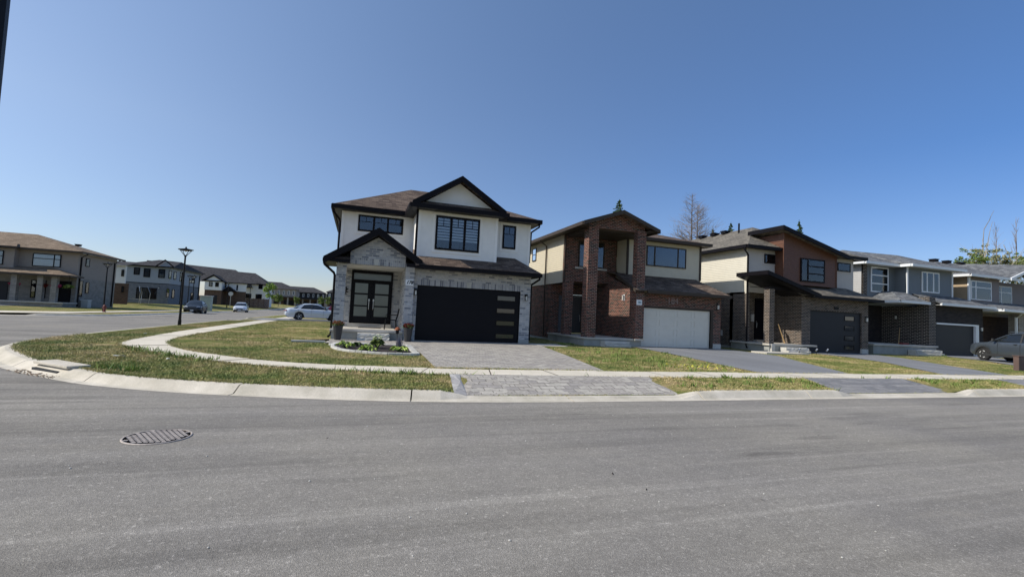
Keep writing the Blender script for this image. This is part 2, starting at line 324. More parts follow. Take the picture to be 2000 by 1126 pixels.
        if smooth: me.polygons.foreach_set('use_smooth',[True]*len(s.f))
        me.update()
        if recalc:
            import bmesh
            bm=bmesh.new();bm.from_mesh(me);bmesh.ops.recalc_face_normals(bm,faces=bm.faces);bm.to_mesh(me);bm.free()
        ul=me.uv_layers.new(name='UVMap')
        nf=len(me.polygons);no=np.zeros(nf*3);me.polygons.foreach_get('normal',no);no=no.reshape(-1,3)
        tot=np.zeros(nf,int);me.polygons.foreach_get('loop_total',tot);li=np.zeros(len(me.loops),int);me.loops.foreach_get('vertex_index',li)
        fn=np.repeat(no,tot,axis=0);co=(V+o)[li]
        U=np.cross(np.array([0,0,1.]),fn);L=np.linalg.norm(U,axis=1);flat=L<.03
        U[flat]=[1,0,0];L[flat]=1;U/=L[:,None];Vv=np.cross(fn,U);Vv[flat]=[0,1,0]
        ul.data.foreach_set('uv',np.stack([(co*U).sum(1),(co*Vv).sum(1)],1).ravel())
        ob=bpy.data.objects.new(name,me);S.collection.objects.link(ob)
        if parent is not None: ob.parent=parent
        else: ob.location=origin
        if label: ob['label']=label
        if cat: ob['category']=cat
        if group: ob['group']=group
        if kind: ob['kind']=kind
        if bevel:
            bv=ob.modifiers.new('bevel','BEVEL');bv.width=bevel;bv.segments=2;bv.limit_method='ANGLE'
        return ob
def thing(name,label,cat,loc,group=None,rot=0,local=False):
    o=bpy.data.objects.new(name,None);S.collection.objects.link(o);o.location=loc;o.rotation_euler=(0,0,rot);o.empty_display_size=.3
    o['label']=label;o['category']=cat
    if group:o['group']=group
    ORIG[o.name]=(0,0,0) if local else tuple(loc)
    return o
def dup(root,loc,rot=None,label=None):
    def cp(o,par):
        c=o.copy();S.collection.objects.link(c);c.parent=par
        for ch in list(o.children): cp(ch,c)
        return c
    r_=cp(root,None);r_.location=loc
    if rot is not None:r_.rotation_euler=(0,0,rot)
    if label:r_['label']=label
    return r_
def Mf(pl): return lambda a,b_,o:(a,pl-o,b_)          # wall facing -Y at y=pl
def Mr(pl): return lambda a,b_,o:(pl+o,a,b_)          # wall facing +X
def Ml(pl): return lambda a,b_,o:(pl-o,a,b_)          # wall facing -X
def window(T,M,a0,a1,b0,b1,frame,cols=(),rows=(),fw=.06,blinds=None,out=.07,glass='window_glass',name='window',back='interior_dark',bm='blind_white',muntin=None,label=None):
    mb=MB();fr=[(a0,a1,b0,b0+fw),(a0,a1,b1-fw,b1),(a0,a0+fw,b0+fw,b1-fw),(a1-fw,a1,b0+fw,b1-fw)]
    xs=[a0]+[a0+(a1-a0)*c for c in cols]+[a1]
    for c in cols: x=a0+(a1-a0)*c;fr.append((x-fw*.6,x+fw*.6,b0+fw,b1-fw))
    for f in fr: mb.ob(M,*f,0,out)
    for rr in rows:
        if isinstance(rr,tuple): rr,ia,ib=rr
        else: ia,ib=0,len(xs)-1
        z=b0+(b1-b0)*rr
        for i in range(ia,ib):
            l=xs[i]+(fw if i==0 else fw*.6);r2=xs[i+1]-(fw if i==len(xs)-2 else fw*.6);mb.ob(M,l,r2,z-fw*.45,z+fw*.45,0,out-.004)
    if muntin:                                     # small grid of bars near the top of every light
        for i in range(len(xs)-1):
            l,r2=xs[i]+fw,xs[i+1]-fw;mid=(l+r2)/2;zt=b1-fw;h=(b1-b0)*muntin
            mb.ob(M,l,r2,zt-h-.012,zt-h+.012,.036,out-.012);mb.ob(M,mid-.012,mid+.012,zt-h,zt,.0365,out-.0125)
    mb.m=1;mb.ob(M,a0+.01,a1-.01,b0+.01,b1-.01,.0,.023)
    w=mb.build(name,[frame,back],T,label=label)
    pn=MB();pn.ob(M,a0+fw*.5,a1-fw*.5,b0+fw*.5,b1-fw*.5,out-.024,out-.018);pn.build('pane',glass,w)
    if blinds:
        bl=MB();z1=b1-fw;z0=b0+(b1-b0)*(1-blinds[0]);n=blinds[1];h=(z1-z0)/n
        for i in range(n): bl.ob(M,a0+fw,a1-fw,z0+i*h+h*.12,z0+i*h+h*.12+h*blinds[2],.026,.032)
        bl.build('blind',bm,w)
    return w
def siding(mb,M,a0,a1,b0,b1,step=.11,lap=.02,rng_=None):
    n=max(1,round((b1-b0)/step));st=(b1-b0)/n
    for i in range(n):
        z0=b0+i*st;z1=z0+st;l,r2=(a0,a1) if rng_ is None else rng_(z0+st*.5)
        if r2-l<.02: continue
        A,B,C,D=M(l,z0,lap),M(r2,z0,lap),M(r2,z1,.002),M(l,z1,.002);E,G=M(l,z0,.0),M(r2,z0,.0)
        mb.add([A,B,C,D,E,G],[(0,1,2,3),(4,5,1,0)])
def eave(fa,so,x0,x1,y0,y1,z,h=.15,cut=None):
    fa.box(x0,x1,y0,y0+.09,z-h,z+.02);fa.box(x0,x0+.09,y0+.09,y1-.09,z-h,z+.02);fa.box(x1-.09,x1,y0+.09,y1-.09,z-h,z+.02);fa.box(x0,x1,y1-.09,y1,z-h,z+.02)
    so.box(x0+.09,x1-.09,y0+.09,y1-.09,z-h+.02,z-h+.04)
def hip(rf,x0,x1,y0,y1,z,r0,r1,axis='x'):
    a,b_,c,d=(x0,y0,z),(x1,y0,z),(x1,y1,z),(x0,y1,z)
    if axis=='x': fs=[[a,b_,r1,r0],[b_,c,r1],[c,d,r0,r1],[d,a,r0]]
    else: fs=[[a,b_,r0],[b_,c,r1,r0],[c,d,r1],[d,a,r0,r1]]
    for f in fs: rf.slab(f,(0,0,-.05))
def pipe(T,pts,mat,r_=.045,name='downspout'):
    mb=MB();mb.tube(pts,r_,6);return mb.build(name,mat,T)
def textmesh(txt,size,M,a,b_,o,name,mat,parent,shear=0,depth=.003,bold=0):
    cu=bpy.data.curves.new(name,'FONT');cu.body=txt;cu.size=size;cu.extrude=depth;cu.shear=shear;cu.offset=bold;cu.align_x='CENTER';cu.align_y='CENTER';cu.resolution_u=3
    ob=bpy.data.objects.new(name,cu);S.collection.objects.link(ob);bpy.context.view_layer.update()
    dg=bpy.context.evaluated_depsgraph_get();me=bpy.data.meshes.new_from_object(ob.evaluated_get(dg));bpy.data.objects.remove(ob)
    root=parent
    while root.parent: root=root.parent
    og=Vector(ORIG[root.name])
    for v in me.vertices: v.co=Vector(M(a+v.co.x,b_+v.co.y,o+v.co.z))-og
    me.materials.clear();me.materials.append(MATS[mat]);o2=bpy.data.objects.new(name,me);S.collection.objects.link(o2);o2.parent=parent;return o2
def plaque(T,M,a0,a1,b0,b1,txt,ink,size,shear=0,name='number_plaque'):
    mb=MB();mb.ob(M,a0,a1,b0,b1,0,.02);p_=mb.build(name,'sign_white',T,bevel=.004);textmesh(txt,size,M,(a0+a1)/2,(b0+b1)/2,.0215,'house_number',ink,p_,shear,bold=.009);return p_
def wall_lamp(T,M,a,b_,style='lantern',mat='metal_black'):
    mb=MB()
    if style=='lantern':
        mb.ob(M,a-.05,a+.05,b_-.02,b_+.1,0,.02);mb.ob(M,a-.015,a+.015,b_+.08,b_+.1,.02,.1)
        mb.ob(M,a-.075,a+.075,b_+.04,b_+.06,.03,.18);mb.ob(M,a-.05,a+.05,b_+.06,b_+.1,.055,.155);mb.ob(M,a-.06,a+.06,b_-.2,b_-.185,.045,.165)
        for sx in (-.055,.045):
            for oo in (.05,.15): mb.ob(M,a+sx,a+sx+.01,b_-.185,b_+.04,oo,oo+.01)
        l=mb.build('wall_lamp',mat,T);g=MB();g.ob(M,a-.035,a+.035,b_-.18,b_+.0,.07,.14);g.build('lamp_glass','lamp_glass',l)
    else:
        mb.ob(M,a-.06,a+.06,b_-.18,b_+.18,0,.02);mb.ob(M,a-.05,a+.05,b_+.1,b_+.13,.02,.13);mb.ob(M,a-.05,a+.05,b_-.15,b_-.13,.02,.13)
        l=mb.build('wall_lamp',mat,T);g=MB();g.ob(M,a-.04,a+.04,b_-.13,b_+.1,.03,.12);g.build('lamp_glass','lamp_glass',l)

plain('dark_glass',(.035,.037,.038),.06,spec=.9,mott=.05)
# ------------------------------------------------------------ ground
def sstep(t): t=np.clip(t,0,1);return t*t*(3-2*t)
def zr(y): return .9*sstep((np.asarray(y,float)-82)/150)
def cat_rom(P,m=8):
    P=[np.array(p,float) for p in P];P=[2*P[0]-P[1]]+P+[2*P[-1]-P[-2]];o=[]
    for i in range(1,len(P)-2):
        for k in range(m):
            t=k/m;a,b_,c,d=P[i-1:i+3]
            o.append(.5*((2*b_)+(-a+c)*t+(2*a-5*b_+4*c-d)*t*t+(-a+3*b_-3*c+d)*t**3))
    o.append(P[-2]);return np.array(o)
# corner block: matched control points  (gutter edge, kerb back, pavement front, pavement back)
GO=[(4,235),(-6.5,170),(-9.0,120),(-9.55,80),(-9.95,45),(-10.0,28),(-9.95,21),(-9.4,16.4),(-7.5,13.2),(-5.32,10.96),(-4.1,10.05),(-2.38,9.25),(.1,8.55),(2.4,8.24),(5,8.16),(10,8.14),(18,8.13),(40,8.1),(90,8.1)]
KB=[(4.5,234.8),(-6.0,170),(-8.5,120),(-9.1,80),(-9.5,45),(-9.52,28),(-9.45,21.2),(-8.9,16.75),(-6.95,13.45),(-5.0,11.35),(-3.85,10.42),(-2.2,9.65),(.18,8.97),(2.45,8.66),(5,8.58),(10,8.56),(18,8.55),(40,8.52),(90,8.52)]
S1=[(6.5,234),(-4.1,170),(-6.6,120),(-7.3,80),(-7.35,45),(-7.3,28),(-7.2,22.6),(-6.75,17.2),(-5.45,14.9),(-3.9,13.1),(-2.9,12.2),(-1.5,11.4),(.6,10.65),(2.6,10.3),(5,10.16),(10,10.1),(18,10.02),(40,10),(90,10)]
S2=[(7.9,234),(-2.8,170),(-5.3,120),(-6.1,80),(-6.25,45),(-6.25,28),(-6.2,22.8),(-5.75,18.0),(-4.55,15.3),(-3.2,13.75),(-2.2,12.9),(-.9,12.2),(1.0,11.7),(2.9,11.45),(5,11.36),(10,11.25),(18,11.2),(40,11.18),(90,11.18)]
MM=10
pGO,pKB,pS1,pS2=[cat_rom(p,MM) for p in (GO,KB,S1,S2)]
DIPS=[(1.95,6.8),(11.6,15.95),(20.3,24.8),(30.5,35)]
def dip(x,y):
    x=np.asarray(x,float);y=np.asarray(y,float);r_=np.zeros_like(x)
    for a,b_ in DIPS: r_=np.maximum(r_,sstep((x-a+.45)/.5)*sstep((b_+.45-x)/.5))
    r_=np.where(y<14,r_,0)
    r2=sstep((y-41.5)/.6)*sstep((48-y)/.6)*(x<0);return np.maximum(r_,r2)
segA,segB=pKB[:-1],pKB[1:]
def dK(x,y):
    x=np.atleast_1d(np.asarray(x,float));y=np.atleast_1d(np.asarray(y,float));out=np.empty(x.shape)
    d=segB-segA;L2=(d**2).sum(1)
    xf,yf=x.ravel(),y.ravel();o=np.empty(xf.size)
    for i in range(0,xf.size,20000):
        px=xf[i:i+20000,None]-segA[None,:,0];py=yf[i:i+20000,None]-segA[None,:,1]
        t=np.clip((px*d[:,0]+py*d[:,1])/L2,0,1);o[i:i+20000]=np.sqrt(((px-t*d[:,0])**2+(py-t*d[:,1])**2).min(1))
    return o.reshape(x.shape)
def hb(x,y):
    d=dK(x,y);x=np.asarray(x,float);y=np.asarray(y,float)
    return zr(y)+.145+.055*sstep(d/1.6)+.055*sstep((d-2.6)/9)-.105*dip(x,y)*(1-sstep(d/1.35))
def hb1(x,y): return float(hb(np.array([x]),np.array([y]))[0])
def loft(rows,zf,name,mat,sub=1,**k):
    mb=MB();n=len(rows[0]);R_=[]
    for i in range(len(rows)-1):
        for s in range(sub): R_.append(rows[i]*(1-s/sub)+rows[i+1]*(s/sub))
    R_.append(rows[-1]);Z=[zf(q[:,0],q[:,1]) for q in R_]
    for q,z in zip(R_,Z): mb.v+=[(a,b_,c) for (a,b_),c in zip(q,z)]
    for i in range(len(R_)-1):
        for j in range(n-1): mb.f.append([i*n+j,(i+1)*n+j,(i+1)*n+j+1,i*n+j+1][::-1]);mb.mi.append(0)
    return mb.build(name,mat,origin=(0,0,0),**k)
def flipup(ob):
    me=ob.data
    if sum(p.normal.z*p.area for p in me.polygons)<0: me.flip_normals()
    return ob
def fillpoly(outline,zf,name,mat,grid=2.,keep=None,fine=None,**k):
    pts=[Vector(p) for p in outline];n=len(pts);ed=[(i,(i+1)%n) for i in range(n)]
    A=np.array(outline);x0,y0=A.min(0);x1,y1=A.max(0);G=[]
    def grid_pts(g,bx):
        X,Y=np.meshgrid(np.arange(bx[0],bx[1],g),np.arange(bx[2],bx[3],g));return np.stack([X.ravel(),Y.ravel()],1)
    q=grid_pts(grid,(x0+grid/2,x1,y0+grid/2,y1))
    if fine:
        g,bx=fine;q=q[~((q[:,0]>bx[0])&(q[:,0]<bx[1])&(q[:,1]>bx[2])&(q[:,1]<bx[3]))];q=np.vstack([q,grid_pts(g,bx)])
    q=q[inside(q,A)]
    V=pts+[Vector(p) for p in q]
    r_=geometry.delaunay_2d_cdt(V,ed,[],1,1e-4)
    vv=np.array([tuple(v) for v in r_[0]]);tri=r_[2];cen=np.array([vv[list(t)].mean(0) for t in tri]);ok=inside(cen,A)
    z=zf(vv[:,0],vv[:,1]);mb=MB();mb.v=[(a,b_,c) for (a,b_),c in zip(vv,z)];mb.f=[list(t) for t,o in zip(tri,ok) if o];mb.mi=[0]*len(mb.f)
    return flipup(mb.build(name,mat,origin=(0,0,0),**k))
def inside(q,A):
    x,y=q[:,0],q[:,1];c=np.zeros(len(q),bool);n=len(A)
    for i in range(n):
        x1,y1=A[i];x2,y2=A[(i+1)%n]
        if y1==y2: continue
        k=((y1>y)!=(y2>y))&(x<(x2-x1)*(y-y1)/(y2-y1)+x1);c^=k
    return c
st=dict(kind='structure')
# base terrain to the horizon
gx=np.concatenate([-np.geomspace(3000,110,12),np.arange(-105,106,5),np.geomspace(110,3000,12)]);gy=np.concatenate([-np.geomspace(3000,60,9),np.arange(-50,301,5),np.geomspace(310,3000,10)])
X,Y=np.meshgrid(gx,gy);rise=.55*sstep((-19.5-X)/7)*sstep((Y-66)/16)
Z=zr(Y)-.08+rise
mb=MB();mb.v=list(zip(X.ravel(),Y.ravel(),Z.ravel()));nx=len(gx)
mb.f=[[j*nx+i,j*nx+i+1,(j+1)*nx+i+1,(j+1)*nx+i] for j in range(len(gy)-1) for i in range(nx-1)];mb.mi=[0]*len(mb.f)
mb.build('ground','grass',origin=(0,0,0),smooth=True,**st)
# carriageways
WK=[(-6,236),(-15.3,172),(-17.9,122),(-18.0,90),(-17.6,60),(-17.6,46),(-17.9,43.4),(-18.9,41.2),(-20.6,39.2),(-23.5,37.6),(-30,36.6),(-60,35.5),(-140,34)]
pWK=cat_rom(WK,6)
rd=[tuple(p) for p in pWK]+[(-140,1.75),(90,1.75),(90,9),(3,9.2),(-2,10.5),(-5,13),(-8,18)]+[(x+.6,y) for x,y in pGO[:45][::-1]]
fillpoly(rd,lambda x,y:zr(y),'road','asphalt',6.,**st)
# near-side kerb and verge (behind the camera's feet)
mb=MB()
for i in range(60): mb.box(-90+3*i,-90+3*i+2.985,1.42,1.75,-.05,.13)
mb.build('near_kerb','kerb_concrete',bevel=.02,**st)
mb=MB();mb.box(-90,90,-12,1.42,-.05,.11);mb.build('near_verge','grass',**st)
# kerb with gutter pan, 3 m castings with open joints
def kerb(K,G,name,dipf,zf):
    K=np.array(K);G=np.array(G);seg=np.linalg.norm(np.diff(G,axis=0),axis=1);s=np.concatenate([[0],np.cumsum(seg)]);mb=MB()
    prof=[(0,.003),(.30,.012),(.34,.02),(.62,.125),(.70,.145),(1.0,.15),(1.0,-.03)]
    L=s[-1];n=int(L/3.05)
    for i in range(n):
        a,b_=L*i/n+.013,L*(i+1)/n-.013;ts=np.linspace(a,b_,7);rows=[]
        for t in ts:
            g=np.array([np.interp(t,s,G[:,0]),np.interp(t,s,G[:,1])]);k=np.array([np.interp(t,s,K[:,0]),np.interp(t,s,K[:,1])])
            dp=float(dipf(np.array([k[0]]),np.array([k[1]]))[0]);z0=float(zf(g[1]))
            rows.append([(*(g+(k-g)*f),z0+(z-(.105*dp*min(1,max(0,(z-.012)/.1)) if z>0 else 0))) for f,z in prof])
        base=len(mb.v);m_=len(prof)
        for r_ in rows: mb.v+=r_
        for a2 in range(6):
            for c in range(m_-1): mb.f.append([base+a2*m_+c,base+a2*m_+c+1,base+(a2+1)*m_+c+1,base+(a2+1)*m_+c]);mb.mi.append(0)
        for e in (0,6): mb.f.append([base+e*m_+c for c in range(m_)]);mb.mi.append(0)
    return mb.build(name,'kerb_concrete',origin=(0,0,0),recalc=True,**st)
kerb(pKB,pGO,'kerb',dip,zr)
nW=pWK.copy();dW=np.gradient(nW,axis=0);dW/=np.linalg.norm(dW,axis=1)[:,None];inW=nW+np.stack([dW[:,1],-dW[:,0]],1)*.45
kerb(inW,nW,'far_kerb',lambda x,y:(sstep((x+23.4)/.6)*sstep((-20.4-x)/.6)*(y<42)+sstep((x+37.9)/.6)*sstep((-31.1-x)/.6)*(y<42)),zr)
# verge, pavement, yards
flipup(loft([pKB,pS1],lambda x,y:hb(x,y),'verge','grass',8,**st))
yard=[tuple(p) for p in pS2[10:]]+[(90,75),(40,120),(20,190)]
fillpoly(yard,lambda x,y:hb(x,y)+(.012*np.sin(x*.9)*np.cos(y*.7)+.01*np.sin(x*2.1+y*1.7))*sstep((y-12)/3),'front_lawn','grass',2.5,fine=(.7,(-7,42,11,24)),**st)
# pavement slabs
mb=MB();s2=np.concatenate([[0],np.cumsum(np.linalg.norm(np.diff((pS1+pS2)/2,axis=0),axis=1))]);n=int(s2[-1]/1.55)
for i in range(n):
    a,b_=s2[-1]*i/n,s2[-1]*(i+1)/n;g=.018 if i%4==0 else .006;ts=np.linspace(a+g,b_-g,3)
    P=[[(np.interp(t,s2,q[:,0]),np.interp(t,s2,q[:,1])) for q in (pS1,(pS1*2+pS2)/3,(pS1+pS2*2)/3,pS2)] for t in ts];base=len(mb.v)
    for r_ in P:
        for (x,y) in r_: mb.v.append((x,y,hb1(x,y)+.012+.004*((i*7)%3-1)))
        mb.v.append((*r_[0],hb1(*r_[0])-.1));mb.v.append((*r_[3],hb1(*r_[3])-.1))
    for k in range(2):
        for c in range(3): mb.f.append([base+k*6+c,base+k*6+c+1,base+(k+1)*6+c+1,base+(k+1)*6+c]);mb.mi.append(0)
        mb.f.append([base+k*6,base+k*6+4,base+(k+1)*6+4,base+(k+1)*6]);mb.mi.append(0);mb.f.append([base+k*6+3,base+k*6+5,base+(k+1)*6+5,base+(k+1)*6+3]);mb.mi.append(0)
mb.build('pavement','concrete',origin=(0,0,0),recalc=False,**st)
mb=MB()
flipup(loft([pS1,pS2],lambda x,y:hb(x,y)-.02,'pavement_bed','dirt',1,**st))
DRV={}
def drive(name,poly,mat,off=.014):
    DRV[name+str(len(DRV))]=np.array(poly)
    return fillpoly(poly,lambda x,y:hb(x,y)+.008+(off-.008)*sstep((y-8.75)/.6)+.014*sstep((y-12)/2),name,mat,.6,**st)
drive('driveway',[(1.9,11.62),(6.43,11.33),(7.15,15.2),(7.85,19.3),(8.1,20.9),(8.1,21.15),(2.2,21.15),(2.2,20.4),(-1.0,20.45),(-1.1,18.4),(1.95,18.2),(1.97,15.)],'paver')
drive('driveway_apron',[(2.05,8.69),(6.76,8.6),(7.0,10.12),(2.25,10.36)],'paver',.022)
drive('driveway_edging',[(1.80,8.70),(2.05,8.69),(2.25,10.36),(2.02,10.38)],'paver_border',.026)
drive('driveway_neighbour',[(11.7,11.24),(15.45,11.23),(17.4,14.6),(19.1,17.3),(19.3,19.6),(19.2,21.3),(13.8,21.3),(13.3,20.2),(13.05,18.6),(12.9,17.2)],'driveway_asphalt')
drive('driveway_apron_neighbour',[(11.6,8.58),(15.9,8.58),(16.0,10.0),(12.05,10.06)],'paver_dark',.03)
drive('driveway_third',[(20.1,11.2),(23.9,11.2),(25.6,13.8),(28.7,18.1),(29.6,20.7),(24.5,20.7),(24.1,17.5),(23.2,15.2)],'driveway_asphalt')
drive('driveway_apron_third',[(20.3,8.57),(24.7,8.57),(24.6,10.),(20.5,10.)],'paver_dark',.03)
drive('driveway_fourth',[(28.6,11.2),(34.5,11.2),(38.5,16),(42.2,21.3),(37.1,21.4),(34.7,17.2)],'driveway_asphalt')
drive('side_driveway',[(-9.0,42.2),(-9.0,47.4),(6,52),(6,46.6)],'driveway_asphalt',.03)
mb=MB();mb.box(19.75,22.6,18.55,19.55,.2,hb1(21,19)+.07);mb.build('slab_walk','porch_concrete',bevel=.01,**st)
mb=MB();mb.box(7.82,9.2,19.6,21.0,.2,hb1(8,20)+.035);mb.build('side_walk','porch_concrete',bevel=.01,**st)
# west side: lawns + pavement
iW=inW;wl=[tuple(p) for p in iW]+[(-140,60),(-140,150),(-60,230)]
def hw(x,y):
    return zr(y)+.14+.03*sstep((-18.5-x)/3)+.5*sstep((-20.0-x)/7)*sstep((np.asarray(y)-66)/16)
fillpoly(wl,hw,'far_lawn','grass',3.5,**st)
pv=nW+np.stack([dW[:,1],-dW[:,0]],1)*2.3;pv2=nW+np.stack([dW[:,1],-dW[:,0]],1)*3.6
flipup(loft([pv[:52],pv2[:52]],lambda x,y:hw(x,y)+.03,'far_pavement','concrete',2,**st))
fillpoly([(-23.6,38.15),(-20.95,39.75),(-19.75,41.35),(-19.9,45.5),(-21.2,45.5),(-21.9,43.0),(-23.9,41.2)],lambda x,y:hw(x,y)+.035-.06*sstep((40.2-y)/1.5),'far_ramp','concrete',1.,**st)
fillpoly([(-37.5,36.75),(-31.5,37.0),(-31.2,60),(-37.2,60)],lambda x,y:hw(x,y)+.03-.08*sstep((38.5-y)/1.5),'far_driveway','driveway_asphalt',3.,**st)
# planting bed and its white stone edging
BED=np.array([(-.78,17.6),(-.72,16.6),(-.5,15.75),(-.1,15.2),(.4,14.85),(.95,14.6),(1.78,14.55),(1.82,17.5),(.6,17.85),(-.5,18.0)])
fillpoly([tuple(p) for p in BED],lambda x,y:hb(x,y)+.045,'mulch_bed','mulch',.3,**st)
bb=np.vstack([BED,BED[:1]]);mb=MB();ds=np.concatenate([[0],np.cumsum(np.linalg.norm(np.diff(bb,axis=0),axis=1))]);k=0;t=0
while t<ds[-1]-.1:
    x,y=np.interp(t+.1,ds,bb[:,0]),np.interp(t+.1,ds,bb[:,1]);x2,y2=np.interp(t+.2,ds,bb[:,0]),np.interp(t+.2,ds,bb[:,1]);an=math.atan2(y2-y,x2-x);w=.095+.02*random.random();big=1.35 if y>17.4 or x>1.7 else .8
    c,s_=math.cos(an),math.sin(an);hh=.07+.02*random.random();z=hb1(x,y)
    mb.add([(x+c*a*w-s_*b_*.075*big,y+s_*a*w+c*b_*.075*big,z+q) for q in (-.02,hh) for a,b_ in ((-1,-1),(1,-1),(1,1),(-1,1))],[(3,2,1,0),(4,5,6,7),(0,1,5,4),(1,2,6,5),(2,3,7,6),(3,0,4,7)]);t+=.21
eo=mb.build('bed_edging','limestone',bevel=.015,label='white stone edging around the mulch bed beside the driveway',cat='edging')
# grass blades and weeds
def in_any(q,polys):
    r_=np.zeros(len(q),bool)
    for p_ in polys: r_|=inside(q,p_)
    return r_
NOG=list(DRV.values())+[BED]+[np.array(p_) for p_ in ([(-1.2,19.9),(8,19.9),(8,33),(-1.2,33)],[(10.4,20.7),(19.2,20.7),(19.2,34),(10.4,34)],[(11.4,20.0),(13.1,20.0),(13.1,21),(11.4,21)],[(21,19.4),(30,19.4),(30,30),(21,30)],[(19.75,18.5),(22.6,18.5),(22.6,19.6),(19.75,19.6)],[(30.2,20.6),(60,20.6),(60,30),(30.2,30)],[(7.82,19.6),(9.2,19.6),(9.2,21),(7.82,21)])]
SW=np.vstack([pS1,pS2[::-1]])
def blades(q,hgt,wid,name,mat,zf,lean=.5,per=1,**k):
    n=len(q);z=zf(q[:,0],q[:,1]);an=rng.uniform(0,2*math.pi,n);h_=hgt*rng.uniform(.45,1.25,n);w=wid*rng.uniform(.7,1.3,n)
    lx=rng.normal(0,lean,n)*h_;ly=rng.normal(0,lean,n)*h_;c,s_=np.cos(an)*w/2,np.sin(an)*w/2
    V=np.empty((n,3,3));V[:,0]=np.stack([q[:,0]-c,q[:,1]-s_,z-.005],1);V[:,1]=np.stack([q[:,0]+c,q[:,1]+s_,z-.005],1);V[:,2]=np.stack([q[:,0]+lx,q[:,1]+ly,z+h_],1)
    me=bpy.data.meshes.new(name);me.vertices.add(3*n);me.vertices.foreach_set('co',V.ravel());me.loops.add(3*n);me.loops.foreach_set('vertex_index',np.arange(3*n,dtype=np.int32));me.polygons.add(n);me.polygons.foreach_set('loop_start',np.arange(0,3*n,3,dtype=np.int32));me.update();me.validate()
    me.materials.append(MATS[mat]);o=bpy.data.objects.new(name,me);S.collection.objects.link(o)
    for a,b_ in k.items():o[a]=b_
    return o
def scatter(n,bx,poly=None):
    q=np.stack([rng.uniform(bx[0],bx[1],n),rng.uniform(bx[2],bx[3],n)],1)
    if poly is not None: q=q[inside(q,poly)]
    q=q[~in_any(q,NOG)];return q
VER=np.vstack([pKB,pS1[::-1]]);YRD=np.array(yard)
q=np.vstack([scatter(210000,(-9.2,8,8.4,16),VER),scatter(50000,(8,24,8.4,10.3),VER),scatter(60000,(-9.2,-7,16,40),VER)])
q2=np.vstack([scatter(120000,(-6.5,8.5,11.3,16),YRD),scatter(90000,(-6.5,11,16,26),YRD),scatter(90000,(6.4,24,11.2,19),YRD),scatter(40000,(22,44,11.2,20.5),YRD),scatter(35000,(-6.4,-1,26,45),YRD)])
blades(np.vstack([q,q2]),.032,.016,'grass_blades','grass_blade',hb,.75,kind='stuff')
# ragged edge where the turf leans over kerb and pavement
e=[]
for P_,lo,hi,off in ((pKB,60,175,.03),(pS1,60,175,-.04),(pS2,60,175,.03)):
    t=rng.uniform(lo,hi,9000);i=t.astype(int);f=(t-i)[:,None];e.append(P_[i]*(1-f)+P_[np.minimum(i+1,len(P_)-1)]*f+rng.normal(0,.035,(len(t),2)))
e=np.vstack(e);e=e[~in_any(e,[p_ for p_ in NOG[:-8]])];e=e[e[:,1]<40];e=e[dip(e[:,0],e[:,1])*(e[:,1]<9.2)<.3];blades(e,.055,.016,'edge_grass','grass_blade',hb,.7,kind='stuff')
w=[]
def clump(x,y,n,r_): w.append(rng.normal(0,r_,(n,2))+np.array([x,y]))
for _ in range(46):
    t=rng.uniform(115,172);i=int(t);P_=pS1[i];clump(P_[0],P_[1]-.05,rng.integers(6,26),.07)
for _ in range(60): clump(rng.uniform(7,19),rng.uniform(8.8,9.9),14,.06)
for _ in range(140): clump(rng.uniform(6.8,15),rng.uniform(11.4,19),14,.08)
for x,y in ((-5.6,15.2),(-5.2,14.6),(-4.7,14.0),(-4.3,13.5),(-3.8,13.1),(-3.3,12.6),(8.6,20.8),(9.6,21.2),(10.3,21.5),(11.4,21.4),(11.0,21.3),(12,21.2),(-4.6,11.4),(-4.2,11.1),(36.3,20.2),(36.7,20.1)): clump(x,y,60,.12)
w=np.vstack(w);w=w[~in_any(w,NOG)];blades(w,.12,.03,'weeds','leaf_weed',hb,.6,kind='stuff')
yl=scatter(70,(9.4,11.1,11.5,12.9),YRD);blades(yl,.05,.035,'yellow_weed_flowers','petal_yellow',lambda x,y:hb(x,y)+.05,1.2,kind='stuff')
# drain casting, debris, worn tufts
mb=MB();mb.lathe([(.0,.004),(.315,.004),(.33,.001)],40);mb.m=1
for i in range(-6,7):
    for j in range(-7,8):
        x,y=i*.056+(.028 if j%2 else 0),j*.05
        if x*x+y*y<.297**2: mb.box(x-.021,x+.021,y-.017,y+.017,.0042,.011)
mb.lathe([(.318,.004),(.318,.009),(.331,.009),(.338,.001)],40)
mh=mb.build('manhole_cover',['wheel_well','iron'],origin=(0,0,0));mh.location=(-2.1,6.46,.002);mh['label']='round iron manhole cover with a grid of studs in the asphalt road';mh['category']='manhole cover'
mb=MB()
for i in range(70):
    x,y=rng.uniform(-3,8),rng.uniform(2.2,7.6);s_=.004+.007*rng.random();mb.lathe([(s_*.6,0),(s_,s_*.4),(s_*.6,s_*.9)],5,(x,y,0))
mb.build('road_gravel','limestone',origin=(0,0,0),kind='stuff')
mb=MB()
for i in range(22):
    x,y=rng.uniform(-4,9),rng.uniform(2.4,7);a=rng.uniform(0,3);s_=.012+.025*rng.random();c,q_=math.cos(a)*s_,math.sin(a)*s_
    mb.add([(x-c,y-q_,.004),(x+q_*.3,y-c*.3,.004),(x+c,y+q_,.012),(x-q_*.3,y+c*.3,.01)],[(0,1,2,3)])
mb.build('dry_leaf_litter','mulch',origin=(0,0,0),kind='stuff')
def litter(x,y,s_,name,lab,cat,mat='litter_white'):
    mb=MB();a=rng.uniform(0,3);pts=[]
    for k in range(7): t=k/7*6.283;rr=s_*(.6+.5*rng.random());pts.append((x+rr*math.cos(t+a),y+rr*.6*math.sin(t+a),hb1(x,y)+.03+.03*rng.random()))
    mb.slab(pts,(0,0,-.006));mb.build(name,mat,label=lab,cat=cat)
